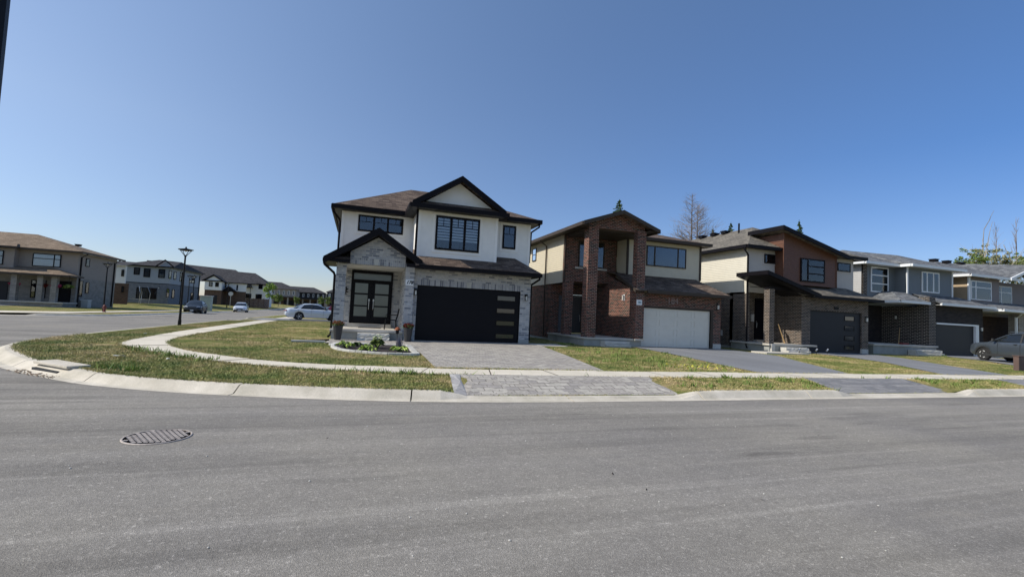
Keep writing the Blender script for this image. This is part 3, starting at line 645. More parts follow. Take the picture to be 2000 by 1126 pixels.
litter(-5.15,13.05,.13,'paper_scrap','crumpled white scrap lying on the corner verge near the drain inlet','litter')
litter(-4.0,15.7-3.2,.045,'paper_scrap','tiny white paper bit on the verge between drain inlet and pavement','litter')
litter(-7.6,21.2,.07,'paper_scrap','small white scrap near the pavement bend on the side street verge','litter')
# catch-basin inlet opening in the corner kerb
ci=thing('drain_inlet','concrete drain inlet with dirt and leaves in the corner kerb','drain inlet',(-5.75,11.65,0))
an=math.atan2(11.0-12.1,-5.2+6.4);c,s_=math.cos(an),math.sin(an)
Mi=lambda a,b_,o:(-5.72+c*a-s_*o,11.72+s_*a+c*o,b_)
mb=MB();mb.ob(Mi,-.66,.66,.150,.20,-.02,.36);mb.build('cover_slab','kerb_concrete',ci,bevel=.008)
mb=MB();mb.ob(Mi,-.55,.45,.03,.085,-.075,.05);mb.build('opening','interior_dark',ci)
mb=MB()
for i in range(60): a=rng.uniform(-.85,.75);o=rng.uniform(-.34,-.1);s_2=.012+.02*rng.random();mb.ob(Mi,a-s_2,a+s_2,.012,.02+.008*rng.random(),o-s_2*.3,o+s_2*.3)
mb.build('leaf_debris','dirt',origin=(0,0,0),kind='stuff')
# ------------------------------------------------------------ houses
def gz(x,y): return hb1(x,y)
def roof_part(T,name,fs,mat,t=.06):
    mb=MB()
    for f in fs: mb.slab(f,(0,0,-t))
    return mb.build(name,mat,T)
def rake(mb,pts,h,y0,y1):       # sloping fascia boards following pts [(x,z),...] at the top edge, facing -Y
    for (xa,za),(xb,zb) in zip(pts[:-1],pts[1:]):
        mb.slab([(xa,y0,za),(xb,y0,zb),(xb,y0,zb-h),(xa,y0,za-h)],(0,y1-y0,0))
def gar_door(T,x0,x1,z0,z1,y,mat,rows=4,panels=0,wins=None,seam=.012,jamb=None,wm='window_glass'):
    mb=MB();h=(z1-z0)/rows
    for i in range(rows): mb.box(x0,x1,y,y+.05,z0+i*h+(seam if i else 0),z0+(i+1)*h)
    mb.box(x0+.01,x1-.01,y+.012,y+.06,z0+.01,z1-.01)
    if panels:
        w=(x1-x0)/panels
        for i in range(rows):
            for j in range(panels):
                a,b_=x0+j*w+.09,x0+(j+1)*w-.09;c,d=z0+i*h+.1,z0+(i+1)*h-.09
                for r_ in ((a,b_,c,c+.018),(a,b_,d-.018,d),(a,a+.018,c,d),(b_-.018,b_,c,d)): mb.box(r_[0],r_[1],y-.012,y,r_[2],r_[3])
                mb.box(a+.04,b_-.04,y-.008,y,c+.04,d-.04)
    g=mb.build('garage_door',mat,T)
    if wins:
        a,b_,zs=wins
        for (c,d) in zs:
            f=MB()
            for r_ in ((a,b_,c,c+.03),(a,b_,d-.03,d),(a,a+.03,c+.03,d-.03),(b_-.03,b_,c+.03,d-.03)): f.box(r_[0],r_[1],y-.02,y-.001,r_[2],r_[3])
            f.m=1;f.box(a+.03,b_-.03,y-.004,y-.0015,c+.03,d-.03)
            fo=f.build('door_window',['black_trim' if 'white' not in mat else 'white_trim','dark_glass'],g)
    if jamb:
        j=MB();jm,jt,js=jamb;j.box(x0-js,x0,y-.07,y+.05,z0,z1+jt);j.box(x1,x1+js,y-.07,y+.05,z0,z1+jt);j.box(x0,x1,y-.07,y+.05,z1,z1+jt);j.build('door_frame',jm,T)
    return g
def front_door(T,x0,x1,z0,z1,y,mat,panes=(),handle_side=1,frame='black_trim',name='front_door',fw=.07,pane='frosted_pane'):
    f=MB()
    for r_ in ((x0-fw,x0,z0,z1+fw),(x1,x1+fw,z0,z1+fw),(x0,x1,z1,z1+fw)): f.box(r_[0],r_[1],y-.06,y+.04,r_[2],r_[3])
    f.build('door_frame',frame,T)
    d=MB();d.box(x0+.005,x1-.005,y-.02,y+.03,z0,z1-.005);d=d.build(name,mat,T)
    for (a,b_,c,e) in panes:
        p=MB();p.box(a,b_,y-.026,y-.0195,c,e);p.build('door_pane',pane,d)
    if handle_side:
        hx=x1-.07 if handle_side>0 else x0+.07;h=MB();h.tube([(hx,y-.02,z0+1.02),(hx,y-.07,z0+1.02),(hx,y-.07,z0+.72),(hx,y-.02,z0+.72)],.012,6);h.box(hx-.03,hx+.03,y-.035,y-.02,z0+1.06,z0+1.13);h.build('door_handle','metal_steel',d)
    return d
def blocksteps(T,x0,x1,y0,zs,depth=.34,mat='limestone'):
    mb=MB()
    for i,(a,b_) in enumerate(zs):
        yy=y0+i*depth*.55
        nx_=14;nz=4;base=len(mb.v)
        for k in range(nz+1):
            for j in range(nx_+1): mb.v.append((x0+(x1-x0)*j/nx_+(.0 if 0<j<nx_ else .01*rng.normal()),yy-(.035*rng.random() if 0<k<nz else 0),a+(b_-a)*k/nz))
        for k in range(nz):
            for j in range(nx_): q=base+k*(nx_+1)+j;mb.f.append([q,q+1,q+nx_+2,q+nx_+1]);mb.mi.append(0)
        mb.box(x0,x1,yy+.001,20.6+60,a,b_-.001) if False else mb.box(x0+.001,x1-.001,yy+.002,y0+depth*len(zs)+.05,a,b_)
    return mb.build('steps',mat,T)
def vent(T,x,y,z,mat='black_trim',tilt=0):
    mb=MB();mb.box(x-.22,x+.22,y-.22,y+.22,z-.05,z+.12);mb.box(x-.26,x+.26,y-.26,y+.26,z+.12,z+.17);return mb.build('roof_vent',mat,T)
# ===== house 1: grey brick and white stucco, no. 178
H1=thing('house','grey brick and white stucco house with black trim, plaque 178 and black double garage door','house',(3.4,23,.25))
w=MB();w.box(2.24,2.42,20.9,21.15,.28,3.5);w.box(7.25,7.75,20.9,21.15,.45,3.5);w.box(2.42,7.25,20.9,21.15,2.98,3.5)   # garage front
w.box(7.5,7.75,21.15,29.5,.28,3.55);w.box(1.86,2.24,20.68,23.2,.45,3.6);w.box(-.96,-.38,23.2,23.45,.6,3.6);w.box(1.5,1.86,23.2,23.45,.6,3.6);w.box(-.38,1.5,23.2,23.45,3.36,3.6)
w.box(-.96,-.71,23.45,29.5,.28,3.55);w.box(-.71,7.5,29.25,29.5,.28,3.55)
w.build('wall','brick_grey',H1)
w=MB();w.box(2.245,7.745,20.897,20.9,2.72,2.722);w.box(2.42,7.25,20.893,21.14,2.72,2.98);w.build('soldier_course','brick_grey_soldier',H1)
w=MB();w.box(7.24,7.76,20.89,21.16,.2,.45);w.box(1.85,2.25,20.67,21.2,.2,.45);w.build('pillar_base','foundation',H1)
w=MB();w.slab([(4.66,20.885,2.72),(4.83,20.885,2.72),(4.87,20.885,2.99),(4.62,20.885,2.99)],(0,.1,0));w.build('keystone','limestone',H1)
w=MB();w.box(-.96,-.57,20.68,21.08,.68,3.42);w.build('column','brick_grey',H1)
# gable over the porch
w=MB();w.slab([(-.45,20.7,3.68),(1.83,20.7,3.68),(1.83,20.7,3.90),(.64,20.7,4.62),(-.45,20.7,3.93)],(0,.2,0));w.build('gable_wall','brick_grey',H1)
w=MB();w.box(-.45,1.83,20.695,20.9,3.42,3.68);w.build('gable_soldier_course','brick_grey_soldier',H1)
w=MB();w.slab([(.54,20.685,3.42),(.69,20.685,3.42),(.73,20.685,3.69),(.50,20.685,3.69)],(0,.1,0));w.build('gable_keystone','limestone',H1)
w=MB();w.box(-1.0,1.86,20.92,23.2,3.4,3.44);w.box(-.96,-.6,21.08,23.2,3.2,3.4);w.build('porch_ceiling','soffit_white',H1)
roof_part(H1,'porch_roof',[[(-1.46,20.28,3.56),(.63,20.28,4.93),(.63,23.2,4.93),(-1.46,23.2,3.56)],[(.63,20.28,4.93),(2.75,20.28,3.54),(2.75,23.2,3.54),(.63,23.2,4.93)]],'shingle_brown')
w=MB();rake(w,[(-1.47,3.6),(.63,4.98),(2.5,3.74)],.30,20.22,20.27)
w.box(-1.48,-.45,20.26,20.36,3.42,3.56);w.box(-1.5,-1.4,20.36,23.2,3.42,3.56);w.box(1.84,2.35,20.2,20.3,3.42,3.57);w.box(2.35,8.02,20.14,20.26,3.40,3.57);w.box(7.94,8.04,20.26,23,3.40,3.57)
w.box(2.2,2.3,20.985,21.0,3.9,6.15)
w.build('fascia','black_trim',H1)
w=MB();w.box(-1.4,-.45,20.36,20.7,3.44,3.46);w.box(-1.4,-.96,20.7,23.2,3.44,3.46);w.box(2.3,7.94,20.26,20.9,3.42,3.44);w.box(7.75,7.94,20.9,23,3.42,3.44);w.slab([(-1.3,20.3,3.45),(.63,20.3,4.7),(.63,20.7,4.7),(-1.3,20.7,3.45)],(0,0,-.02));w.slab([(.63,20.3,4.7),(2.4,20.3,3.54),(2.4,20.7,3.54),(.63,20.7,4.7)],(0,0,-.02))
w.box(-1.32,2.35,22.6,23.2,6.08,6.1);w.box(-1.32,-.95,23.2,29.9,6.08,6.1);w.box(1.95,6.25,20.5,21.0,6.08,6.1);w.box(1.95,2.35,21,22.6,6.08,6.1);w.box(6.0,8.16,21.15,21.6,6.08,6.1);w.box(7.8,8.16,21.6,29.9,6.08,6.1)
w.build('soffit','dark_trim',H1)
roof_part(H1,'porch_eave_return',[[(-1.47,20.26,3.565),(-.47,20.26,3.565),(-.47,20.69,3.70),(-1.2,20.69,3.70)]],'shingle_brown',.02)
# skirt roof over the garage
roof_part(H1,'garage_roof',[[(2.2,20.18,3.57),(8.0,20.18,3.57),(7.1,21.62,4.36),(2.2,21.62,4.36)],[(8.0,20.18,3.57),(8.0,22.9,3.57),(7.1,21.62,4.36)]],'shingle_brown')
# upper storey
w=MB();w.box(-1.0,2.3,23.1,23.3,3.6,6.14);w.box(-1.0,-.8,23.3,29.6,3.55,6.14);w.box(2.3,6.0,21.0,23.3,3.93,6.12);w.box(6.0,7.86,21.6,23.3,3.6,6.12);w.box(7.66,7.86,23.3,29.6,3.55,6.12);w.box(-.8,7.66,29.4,29.6,3.55,6.12)
w.slab([(2.5,21.0,6.45),(5.75,21.0,6.45),(4.1,21.0,7.5)],(0,.2,0))
w.build('upper_wall','stucco_white',H1)
w=MB()
def sframe(x0,x1,z0,z1,y,t=.13):
    for r_ in ((x0-t,x1+t,z1,z1+t),(x0-t,x1+t,z0-t,z0),(x0-t,x0,z0,z1),(x1,x1+t,z0,z1)): w.box(r_[0],r_[1],y-.03,y,r_[2],r_[3])
sframe(3.08,5.12,4.37,5.92,21.0);sframe(6.42,7.09,4.78,5.92,21.6);sframe(-.26,1.82,5.2,5.97,23.1)
for r_ in ((2.3,2.42,21.0),(5.88,6.0,21.0),(7.74,7.86,21.6),(-1.0,-.88,23.1)): w.box(r_[0],r_[1],r_[2]-.025,r_[2],3.95,6.1)
w.build('stucco_trim','trim_white_stucco',H1)
window(H1,Mf(21.0),3.08,5.12,4.37,5.92,'black_trim',cols=(.345,.655),fw=.09,blinds=(.72,8,.66),muntin=.24)
window(H1,Mf(21.6),6.42,7.09,4.78,5.92,'black_trim',fw=.08,muntin=.3)
window(H1,Mf(23.1),-.26,1.82,5.2,5.97,'black_trim',cols=(.345,.655),fw=.08,muntin=.3)
RZ=8.22
roof_part(H1,'roof',[[(-1.41,22.6,6.26),(4.0,22.6,6.26),(4.6,26.1,RZ),(2.35,26.1,RZ)],[(-1.41,22.6,6.26),(2.35,26.1,RZ),(-1.41,30.,6.26)],[(2.35,26.1,RZ),(4.6,26.1,RZ),(8.24,30,6.26),(-1.41,30,6.26)],[(8.24,21.1,6.24),(8.24,30,6.26),(4.6,26.1,RZ)],[(3.6,21.1,6.24),(8.24,21.1,6.24),(4.6,26.1,RZ),(4.3,26.1,RZ)],
 [(1.84,20.6,6.2),(4.1,20.6,7.66),(4.1,25.4,7.66),(1.84,25.4,6.2)],[(4.1,20.6,7.66),(6.36,20.6,6.2),(6.36,25.4,6.2),(4.1,25.4,7.66)],[(1.86,20.44,6.24),(6.34,20.44,6.24),(6.0,20.99,6.5),(2.2,20.99,6.5)]],'shingle_brown')
w=MB();w.box(-1.43,1.95,22.54,22.66,6.08,6.27);w.box(-1.47,-1.37,22.66,30,6.08,6.27);w.box(1.84,6.36,20.36,20.5,6.06,6.25);w.box(1.82,1.94,20.5,22.54,6.06,6.25);w.box(6.26,6.38,20.5,21.05,6.06,6.25);w.box(6.38,8.26,21.03,21.16,6.07,6.26);w.box(8.16,8.28,21.16,30,6.07,6.26);w.box(-1.4,8.2,29.95,30.05,6.07,6.26)
rake(w,[(1.95,6.37),(4.1,7.74),(6.25,6.37)],.27,20.5,20.6);w.box(2.1,6.1,20.96,21.0,6.42,6.5)
w.build('gutter','black_trim',H1)
gar_door(H1,2.43,7.24,.285,2.715,20.98,'black_door',5,0,(6.12,7.04,[(.46,.70),(1.06,1.31),(1.64,1.89),(2.22,2.48)]),seam=.006)
w=MB();w.box(2.4,2.43,20.92,21.0,.28,2.74);w.box(7.24,7.27,20.92,21.0,.28,2.74);w.box(2.43,7.24,20.92,21.0,2.715,2.74);w.build('garage_door_frame','black_trim',H1)
# double entrance door
yd=23.2;f=MB()
for r_ in ((-.37,-.28,.88,3.33),(1.42,1.5,.88,3.33),(-.28,1.42,3.22,3.33),(-.28,1.42,2.83,2.92)): f.box(r_[0],r_[1],yd-.08,yd+.1,r_[2],r_[3])
f.build('door_frame','black_trim',H1)
f=MB();f.box(-.28,1.42,yd+.0,yd+.02,2.92,3.22);f.build('transom_pane','frosted_pane',H1)
for (a,b_,pa,pb,hx) in ((-.28,.565,-.2,.38,.46),(.575,1.42,.71,1.33,.66)):
    d=MB();d.box(a,b_,yd-.02,yd+.04,.9,2.83);d=d.build('front_door','black_door',H1)
    for (c,e) in ((1.2,1.65),(1.72,2.21),(2.29,2.75)):
        p_=MB();p_.box(pa,pb,yd-.027,yd-.0195,c,e);p_.build('door_pane','frosted_pane',d)
    h=MB();h.tube([(hx,yd-.02,1.95),(hx,yd-.08,1.93),(hx,yd-.08,1.55),(hx,yd-.02,1.5)],.016,6);h.box(hx-.03,hx+.03,yd-.04,yd-.02,1.92,2.02);h.build('door_handle','metal_steel',d)
w=MB();w.box(-.4,1.52,22.95,23.2,.68,.86);w.build('door_sill','porch_concrete',H1)
w=MB();w.box(-1.0,1.85,20.55,23.2,.2,.58);w.build('porch_base','foundation',H1)
w=MB();w.box(-1.06,1.855,20.48,23.2,.581,.68);w.build('porch_floor','porch_concrete',H1,bevel=.012)
blocksteps(H1,.03,1.29,20.0,[(.22,.40),(.405,.56)],.24)
plaque(H1,Mf(20.68),1.88,2.21,2.66,2.91,'178','sign_ink',.19,.35)
wall_lamp(H1,Mf(20.9),7.51,2.5);wall_lamp(H1,Mr(2.24),20.78,2.45)
sc=MB();pts=[(-.6+.055*math.sin(t*1.9),23.12-.05,2.15+.045*t) for t in range(0,10)];sc.tube(pts,.022,6);sc.tube([(-.6,23.15,2.36),(-.55,23.05,2.42),(-.62,23.02,2.5)],.03,6)
for k in range(5): sc.tube([(-.6,23.1,2.2+.07*k),(-.6+(.11 if k%2 else -.1),23.08,2.24+.07*k)],.025,5)
sc.build('wall_ornament','metal_black',H1)
pipe(H1,[(-1.42,20.42,3.42),(-1.42,20.42,3.3),(-1.06,20.75,3.0),(-1.02,20.85,2.9),(-1.02,20.85,.45),(-1.1,20.6,.36)],'black_trim',.05)
pipe(H1,[(-1.38,22.7,6.08),(-1.38,22.72,5.95),(-1.08,23.05,5.65),(-1.06,23.1,5.55),(-1.06,23.1,3.6)],'black_trim',.05)
pipe(H1,[(8.18,21.25,6.07),(8.18,21.25,5.95),(7.93,21.7,5.72),(7.92,21.75,4.2)],'black_trim',.05)
pipe(H1,[(7.95,20.3,3.4),(7.95,20.3,3.3),(7.81,20.98,3.08),(7.81,21.0,2.9),(7.81,21.0,.4)],'black_trim',.05)
vent(H1,5.2,27.6,7.6)
mt=MB();mt.ob(Ml(-.96),24.0,24.35,1.1,1.75,0,.16);mt.ob(Ml(-.96),23.9,24.5,.6,.95,.02,.2);mt.tube([(-1.08,24.2,1.1),(-1.08,24.2,.3)],.03,6);mt.lathe([(.02,-.0),(.1,.0),(.1,.12),(.02,.12)],12,(-1.12,24.15,1.8));mt.build('utility_meter','plastic_grey',H1)
# ===== house 2: red brick with two-storey portico, no. 182
H2=thing('house','dark red brick house with beige siding, tall two-storey brick portico and white garage door','house',(15,24,.25))
R2=MB();R2.box(14.0,14.57,22.0,22.3,.6,3.45);R2.box(19.45,19.97,22.0,22.3,.5,3.15);R2.box(14.57,19.45,22.0,22.3,2.46,3.15);R2.box(19.7,19.97,22.3,31,.3,3.3)
R2.slab([(14.0,22.3,.6),(14.0,24.7,.6),(14.0,24.7,4.25),(14.0,22.3,3.4)],(.25,0,0))
R2.box(11.17,11.98,24.6,24.85,3.7,6.4);R2.box(13.66,14.5,24.6,24.85,3.7,6.4);R2.box(11.98,13.66,24.6,24.85,3.7,4.56);R2.box(11.98,13.66,24.6,24.85,6.13,6.4)
R2.box(11.2,12.4,26.6,26.85,.6,3.7);R2.box(13.8,14.25,26.6,26.85,.6,3.7);R2.box(12.4,13.8,26.6,26.85,3.05,3.7);R2.box(11.2,11.45,26.85,31,.3,3.62);R2.box(14.0,14.25,24.7,26.6,.6,3.7)
R2.build('wall','brick_red',H2)
for (a,b_,c,d,e,g_) in ((14.0,14.54,21.62,22.0,.64,6.42),(11.18,11.74,21.75,22.3,.64,6.38),(11.17,11.65,24.4,24.85,.64,3.7)):
    w=MB();w.box(a,b_,c,d,e,g_);w.build('column','brick_red',H2)
w=MB();w.slab([(11.15,21.78,6.38),(14.56,21.78,6.38),(14.56,21.78,6.75),(12.9,21.78,7.22),(11.15,21.78,6.72)],(0,.25,0));w.build('gable_wall','brick_red',H2)
w=MB();w.box(11.15,14.57,22.03,24.6,6.3,6.38);w.box(10.75,11.15,21.4,31,6.40,6.43);w.box(14.56,15.1,21.4,23.5,6.42,6.45);w.box(14.1,20.0,23.05,23.5,6.28,6.3)
w.box(11.15,14.0,24.86,26.6,3.62,3.66);w.box(11.2,11.65,22.3,24.4,6.2,6.3);w.box(14.0,19.97,21.5,22.0,3.13,3.15);w.build('soffit','brown_trim',H2)
# portico / left roof, ridge running back
zl,zrr=6.52,6.50
roof_part(H2,'roof',[[(10.62,21.3,6.54),(12.9,21.3,7.32),(12.9,33,7.32),(10.62,33,6.54)],[(12.9,21.3,7.32),(15.15,21.3,6.5),(15.15,33,6.5),(12.9,33,7.32)],
 [(14.6,23.0,6.42),(20.05,23.0,6.42),(17.6,27.0,7.62),(14.6,27.0,7.62)],[(20.05,23.0,6.42),(20.05,31.5,6.42),(17.6,27,7.62)],[(14.6,27,7.62),(17.6,27,7.62),(20.05,31.5,6.42),(14.6,31.5,6.42)]],'shingle_brown')
roof_part(H2,'garage_roof',[[(14.55,21.4,3.27),(20.12,21.4,3.27),(19.45,23.5,4.24),(13.9,24.6,4.74),(13.9,22.2,3.64)] if False else [(13.85,21.42,3.26),(20.12,21.4,3.26),(19.4,23.52,4.27),(13.85,23.52,4.27)],[(13.85,23.52,4.27),(14.6,23.52,4.27),(14.6,24.6,4.45),(13.85,24.6,4.45)],[(20.12,21.4,3.26),(20.12,25,3.26),(19.4,23.52,4.27)]],'shingle_brown')
w=MB();w.box(14.56,20.14,21.32,21.42,3.12,3.28);w.box(20.04,20.16,21.42,25,3.12,3.28);w.slab([(13.83,21.4,3.27),(13.83,23.5,4.28),(13.83,23.5,4.1),(13.83,21.4,3.1)],(.04,0,0))
rake(w,[(10.6,6.56),(12.9,7.36),(15.17,6.53)],.2,21.24,21.3);w.box(10.54,10.66,21.3,33,6.36,6.54);w.box(15.08,15.18,21.3,23.0,6.34,6.5);w.box(15.1,20.08,22.92,23.04,6.26,6.43);w.box(19.98,20.1,23.04,31.5,6.26,6.43)
w.box(11.1,11.17,24.54,24.6,3.65,6.4);w.box(14.5,14.62,23.42,23.5,4.2,6.3);w.box(19.6,19.72,23.44,23.5,4.2,6.3)
w.build('fascia','brown_trim',H2)
w=MB();w.box(11.15,11.4,24.85,31,3.62,6.45);w.box(14.55,19.7,23.5,23.7,3.4,6.3);w.box(19.5,19.7,23.7,31,3.3,6.3);w.box(14.55,14.8,23.7,24.6,3.7,6.3);w.box(11.4,19.5,30.8,31,3.3,6.3);w.build('upper_wall','beige_siding',H2)
w=MB();siding(w,Ml(11.15),24.85,31,3.62,6.42,.115);siding(w,Mf(23.5),14.62,19.62,4.15,6.28,.125);siding(w,Ml(14.55),23.5,24.6,4.2,6.3,.125);w.build('siding','beige_siding',H2)
window(H2,Mf(23.5),15.83,18.6,4.86,6.06,'brown_trim',cols=(.2,.79),fw=.06)
window(H2,Mf(24.6),11.99,13.65,4.57,6.12,'brown_trim',cols=(.5,),fw=.06,name='gallery_window')
w=MB();w.box(11.8,13.85,24.5,24.62,4.46,4.56);w.build('window_sill','limestone',H2)
window(H2,Ml(11.15),29.2,29.9,5.3,6.15,'brown_trim',rows=(.5,),fw=.05,name='side_window')
gar_door(H2,14.6,19.26,.235,2.34,22.1,'garage_white',4,4,seam=.008,jamb=('brown_trim',.12,.0))
w=MB();w.box(19.26,19.45,22.0,22.2,.235,2.46);w.box(14.57,14.6,22.0,22.2,.235,2.46);w.build('garage_door_frame','brown_trim',H2)
front_door(H2,12.5,13.25,.66,2.95,26.58,'door_grey',(),1,'brown_trim')
w=MB();w.box(13.33,13.72,26.52,26.6,.7,2.95);w.box(11.75,11.98,26.52,26.6,.7,2.95);w.build('sidelight','interior_mid',H2)
w=MB();w.box(11.12,14.5,21.75,26.6,.15,.55);w.build('porch_base','foundation',H2)
w=MB();w.box(11.05,14.0,21.68,26.6,.551,.645);w.box(14.0,14.56,21.56,22.0,.551,.645);w.build('porch_floor','porch_concrete',H2,bevel=.01)
w=MB();w.box(19.44,19.99,21.98,22.32,.15,.5);w.build('pillar_base','limestone',H2)
blocksteps(H2,12.07,13.55,21.2,[(.2,.34),(.345,.49)],.26)
plaque(H2,Mf(21.62),14.06,14.39,2.45,2.73,'184','sign_ink_blue',.15)
textmesh('184',.5,Mf(22.0),16.65,2.8,.002,'chalk_mark','chalk',H2,depth=.001,bold=-.004)
wall_lamp(H2,Mf(22.0),14.68,2.62,'box');wall_lamp(H2,Mf(22.0),19.7,2.62,'box');wall_lamp(H2,Ml(14.0),22.75,2.85,'box','white_trim')
pipe(H2,[(10.62,27.3,6.36),(10.62,27.3,6.3),(11.06,27.3,6.05),(11.06,27.3,3.6),(11.1,27.3,.4)],'brown_trim',.045)
w=MB();w.box(11.2,11.45,26.85,31,.1,.32);w.box(19.69,19.98,22.32,31,.1,.32);w.build('foundation','foundation',H2)
w=MB();w.ob(Mr(19.97),22.9,23.2,.75,1.15,0,.12);w.build('utility_box','plastic_grey',H2)
H2.scale=(.955,.955,.955);H2.location=(15*.955,24*.955,.311)
# ===== house 3: brown brick, brown feature wall
H3=thing('house','brown brick house with tall brown wood-panelled front, cream siding and charcoal garage door','house',(25.6,23,.25))
w=MB();w.box(24.0,24.66,20.2,20.65,.6,3.5);w.box(24.0,24.25,20.65,22.9,.6,3.9);w.box(29.1,29.62,20.4,20.65,.55,3.45);w.box(24.66,29.1,20.4,20.65,2.72,3.45);w.box(29.37,29.62,20.65,29,.4,3.5)
w.box(21.4,23.1,22.6,22.85,.6,3.95);w.box(23.85,24.0,22.6,22.85,.6,3.95);w.box(23.1,23.85,22.6,22.85,3.3,3.95);w.box(21.4,21.65,22.85,29,.4,3.55);w.box(21.4,21.65,21.6,22.85,.6,3.6)
w.build('wall','brick_brown',H3)
w=MB();w.box(21.38,21.72,19.95,20.32,.72,3.72);w.build('column','brick_brown',H3)
w=MB();w.box(29.09,29.63,20.39,20.66,.15,.55);w.box(21.37,21.6,19.75,20.0,.15,.72);w.build('pillar_base','limestone',H3)
w=MB();w.box(21.4,23.5,21.6,21.8,3.6,6.2);w.box(27.7,30.0,21.6,21.8,3.6,6.2);w.build('upper_wall','stucco_cream',H3)
w=MB();w.box(21.4,21.6,21.8,29,3.5,6.2);w.box(29.8,30.0,21.8,29,3.4,6.2);w.box(21.6,29.8,28.8,29,3.4,6.2);siding(w,Ml(21.4),21.6,29,3.6,6.2,.11);w.box(21.36,21.4,21.57,21.66,3.5,6.2);w.build('side_siding','cream_siding',H3)
w=MB()
for (a,b_,c,d) in ((22.65,23.98,5.38,5.93),(28.55,29.68,5.35,5.90)):
    for r_ in ((a-.1,b_+.1,d,d+.1),(a-.1,b_+.1,c-.1,c),(a-.1,a,c,d),(b_,b_+.1,c,d)): w.box(r_[0],min(r_[1],29.99),21.575,21.6,r_[2],r_[3])
w.build('window_trim','stucco_cream',H3)
window(H3,Mf(21.6),22.65,23.96,5.38,5.93,'black_trim',fw=.06,back='blind_grey');window(H3,Mf(21.6),28.55,29.67,5.35,5.90,'black_trim',fw=.06,back='blind_grey')
# brown feature bay
zt=lambda x:7.2-(x-23.8)*(7.2-6.2)/(27.7-23.8)
w=MB();w.slab([(23.5,21.0,4.2),(27.7,21.0,4.2),(27.7,21.0,6.2),(23.8,21.0,7.2),(23.5,21.0,7.2)],(0,.2,0));w.slab([(23.5,21.2,4.2),(23.5,21.2,7.15),(23.5,24.5,7.15),(23.5,24.5,4.2)],(.2,0,0));w.slab([(27.5,21.2,4.2),(27.5,21.2,6.2),(27.5,23,6.2),(27.5,23,4.2)],(.2,0,0))
siding(w,Mf(21.0),23.5,27.7,4.2,7.14,.15,.014,lambda z:(23.5,27.7 if z<6.2 else 23.8+(7.2-z)*3.9));siding(w,Ml(23.5),21.0,24.5,4.2,7.14,.15);w.build('feature_wall','wood_siding',H3)
w=MB();w.box(23.46,23.52,20.96,21.0,4.2,7.16);w.box(27.68,27.74,20.96,21.0,4.2,6.2);w.build('corner_trim','wood_siding',H3)
roof_part(H3,'feature_roof',[[(22.95,20.55,7.46),(28.15,20.55,6.14),(28.15,23.1,6.14),(22.95,23.1,7.46)]],'shingle_tan',.1)
w=MB();rake(w,[(22.93,7.50),(28.17,6.17)],.24,20.48,20.55);w.slab([(22.9,20.5,7.5),(22.9,23.1,7.5),(22.9,23.1,7.26),(22.9,20.5,7.26)],(.05,0,0));w.build('feature_fascia','black_trim',H3)
window(H3,Mf(21.0),24.78,26.7,4.41,5.81,'black_trim',cols=(.29,),rows=((.36,1,2),(.68,1,2)),fw=.08,back='blind_grey',blinds=(1.,9,.5))
# main roof
roof_part(H3,'roof',[[(20.95,21.1,6.28),(30.5,21.1,6.28),(25.6,25.4,8.45)],[(20.95,21.1,6.28),(25.6,25.4,8.45),(25.6,31.5,8.45),(20.95,31.5,6.28)],[(30.5,21.1,6.28),(30.5,31.5,6.28),(25.6,31.5,8.45),(25.6,25.4,8.45)]],'shingle_tan')
w=MB();w.box(20.93,23.5,21.04,21.14,6.12,6.3);w.box(27.7,30.52,21.04,21.14,6.12,6.3);w.box(20.87,20.97,21.14,31.5,6.12,6.3);w.box(30.45,30.55,21.14,31.5,6.12,6.3);w.build('gutter','black_trim',H3)
w=MB();w.box(20.97,21.4,21.14,31,6.15,6.17);w.box(21.4,23.5,21.14,21.6,6.15,6.17);w.box(27.7,30.45,21.14,21.6,6.15,6.17);w.box(24.5,29.62,19.95,20.4,3.44,3.46);w.build('soffit','dark_trim',H3)
for yy in (27.5,28.6,29.9): vent(H3,25.2,yy,8.3)
w=MB();w.tube([(24.6,25.6,7.9),(24.6,25.6,8.65)],.06,8);w.build('vent_pipe','black_trim',H3)
# porch shed roof and garage skirt
roof_part(H3,'porch_roof',[[(20.7,19.45,4.6),(24.35,19.6,3.56),(24.35,21.55,3.56),(20.7,21.55,4.6)],[(20.45,19.45,4.52),(20.7,19.45,4.6),(20.7,22.6,4.6),(20.45,22.6,4.52)]][:1],'shingle_tan',.08)
roof_part(H3,'garage_roof',[[(23.6,19.85,3.55),(30.05,19.85,3.55),(29.3,21.62,4.3),(23.6,21.62,4.3)],[(30.05,19.85,3.55),(30.05,23,3.55),(29.3,21.62,4.3)]],'shingle_tan')
w=MB();rake(w,[(20.66,4.64),(24.5,3.58)],.22,19.38,19.45);w.slab([(20.64,19.4,4.64),(20.64,21.6,4.64),(20.64,21.6,4.42),(20.64,19.4,4.42)],(.06,0,0));w.box(24.3,30.08,19.76,19.87,3.40,3.56);w.box(29.97,30.09,19.87,23,3.40,3.56)
w.box(21.35,24.0,20.0,20.3,3.7,3.85);w.build('porch_fascia','black_trim',H3)
w=MB();w.slab([(20.72,19.5,4.42),(24.3,19.62,3.45),(24.3,21.58,3.45),(20.72,21.58,4.42)],(0,0,-.02));w.box(21.66,23.98,21.58,22.58,3.90,3.93);w.build('porch_ceiling','dark_trim',H3)
gar_door(H3,24.67,29.09,.285,2.7,20.5,'garage_charcoal',5,0,(27.76,28.57,[(.47,.74),(1.03,1.31),(1.62,1.91),(2.21,2.5)]),seam=.008)
w=MB();w.box(24.66,29.1,20.41,20.5,2.695,2.72);w.build('garage_door_frame','black_trim',H3)
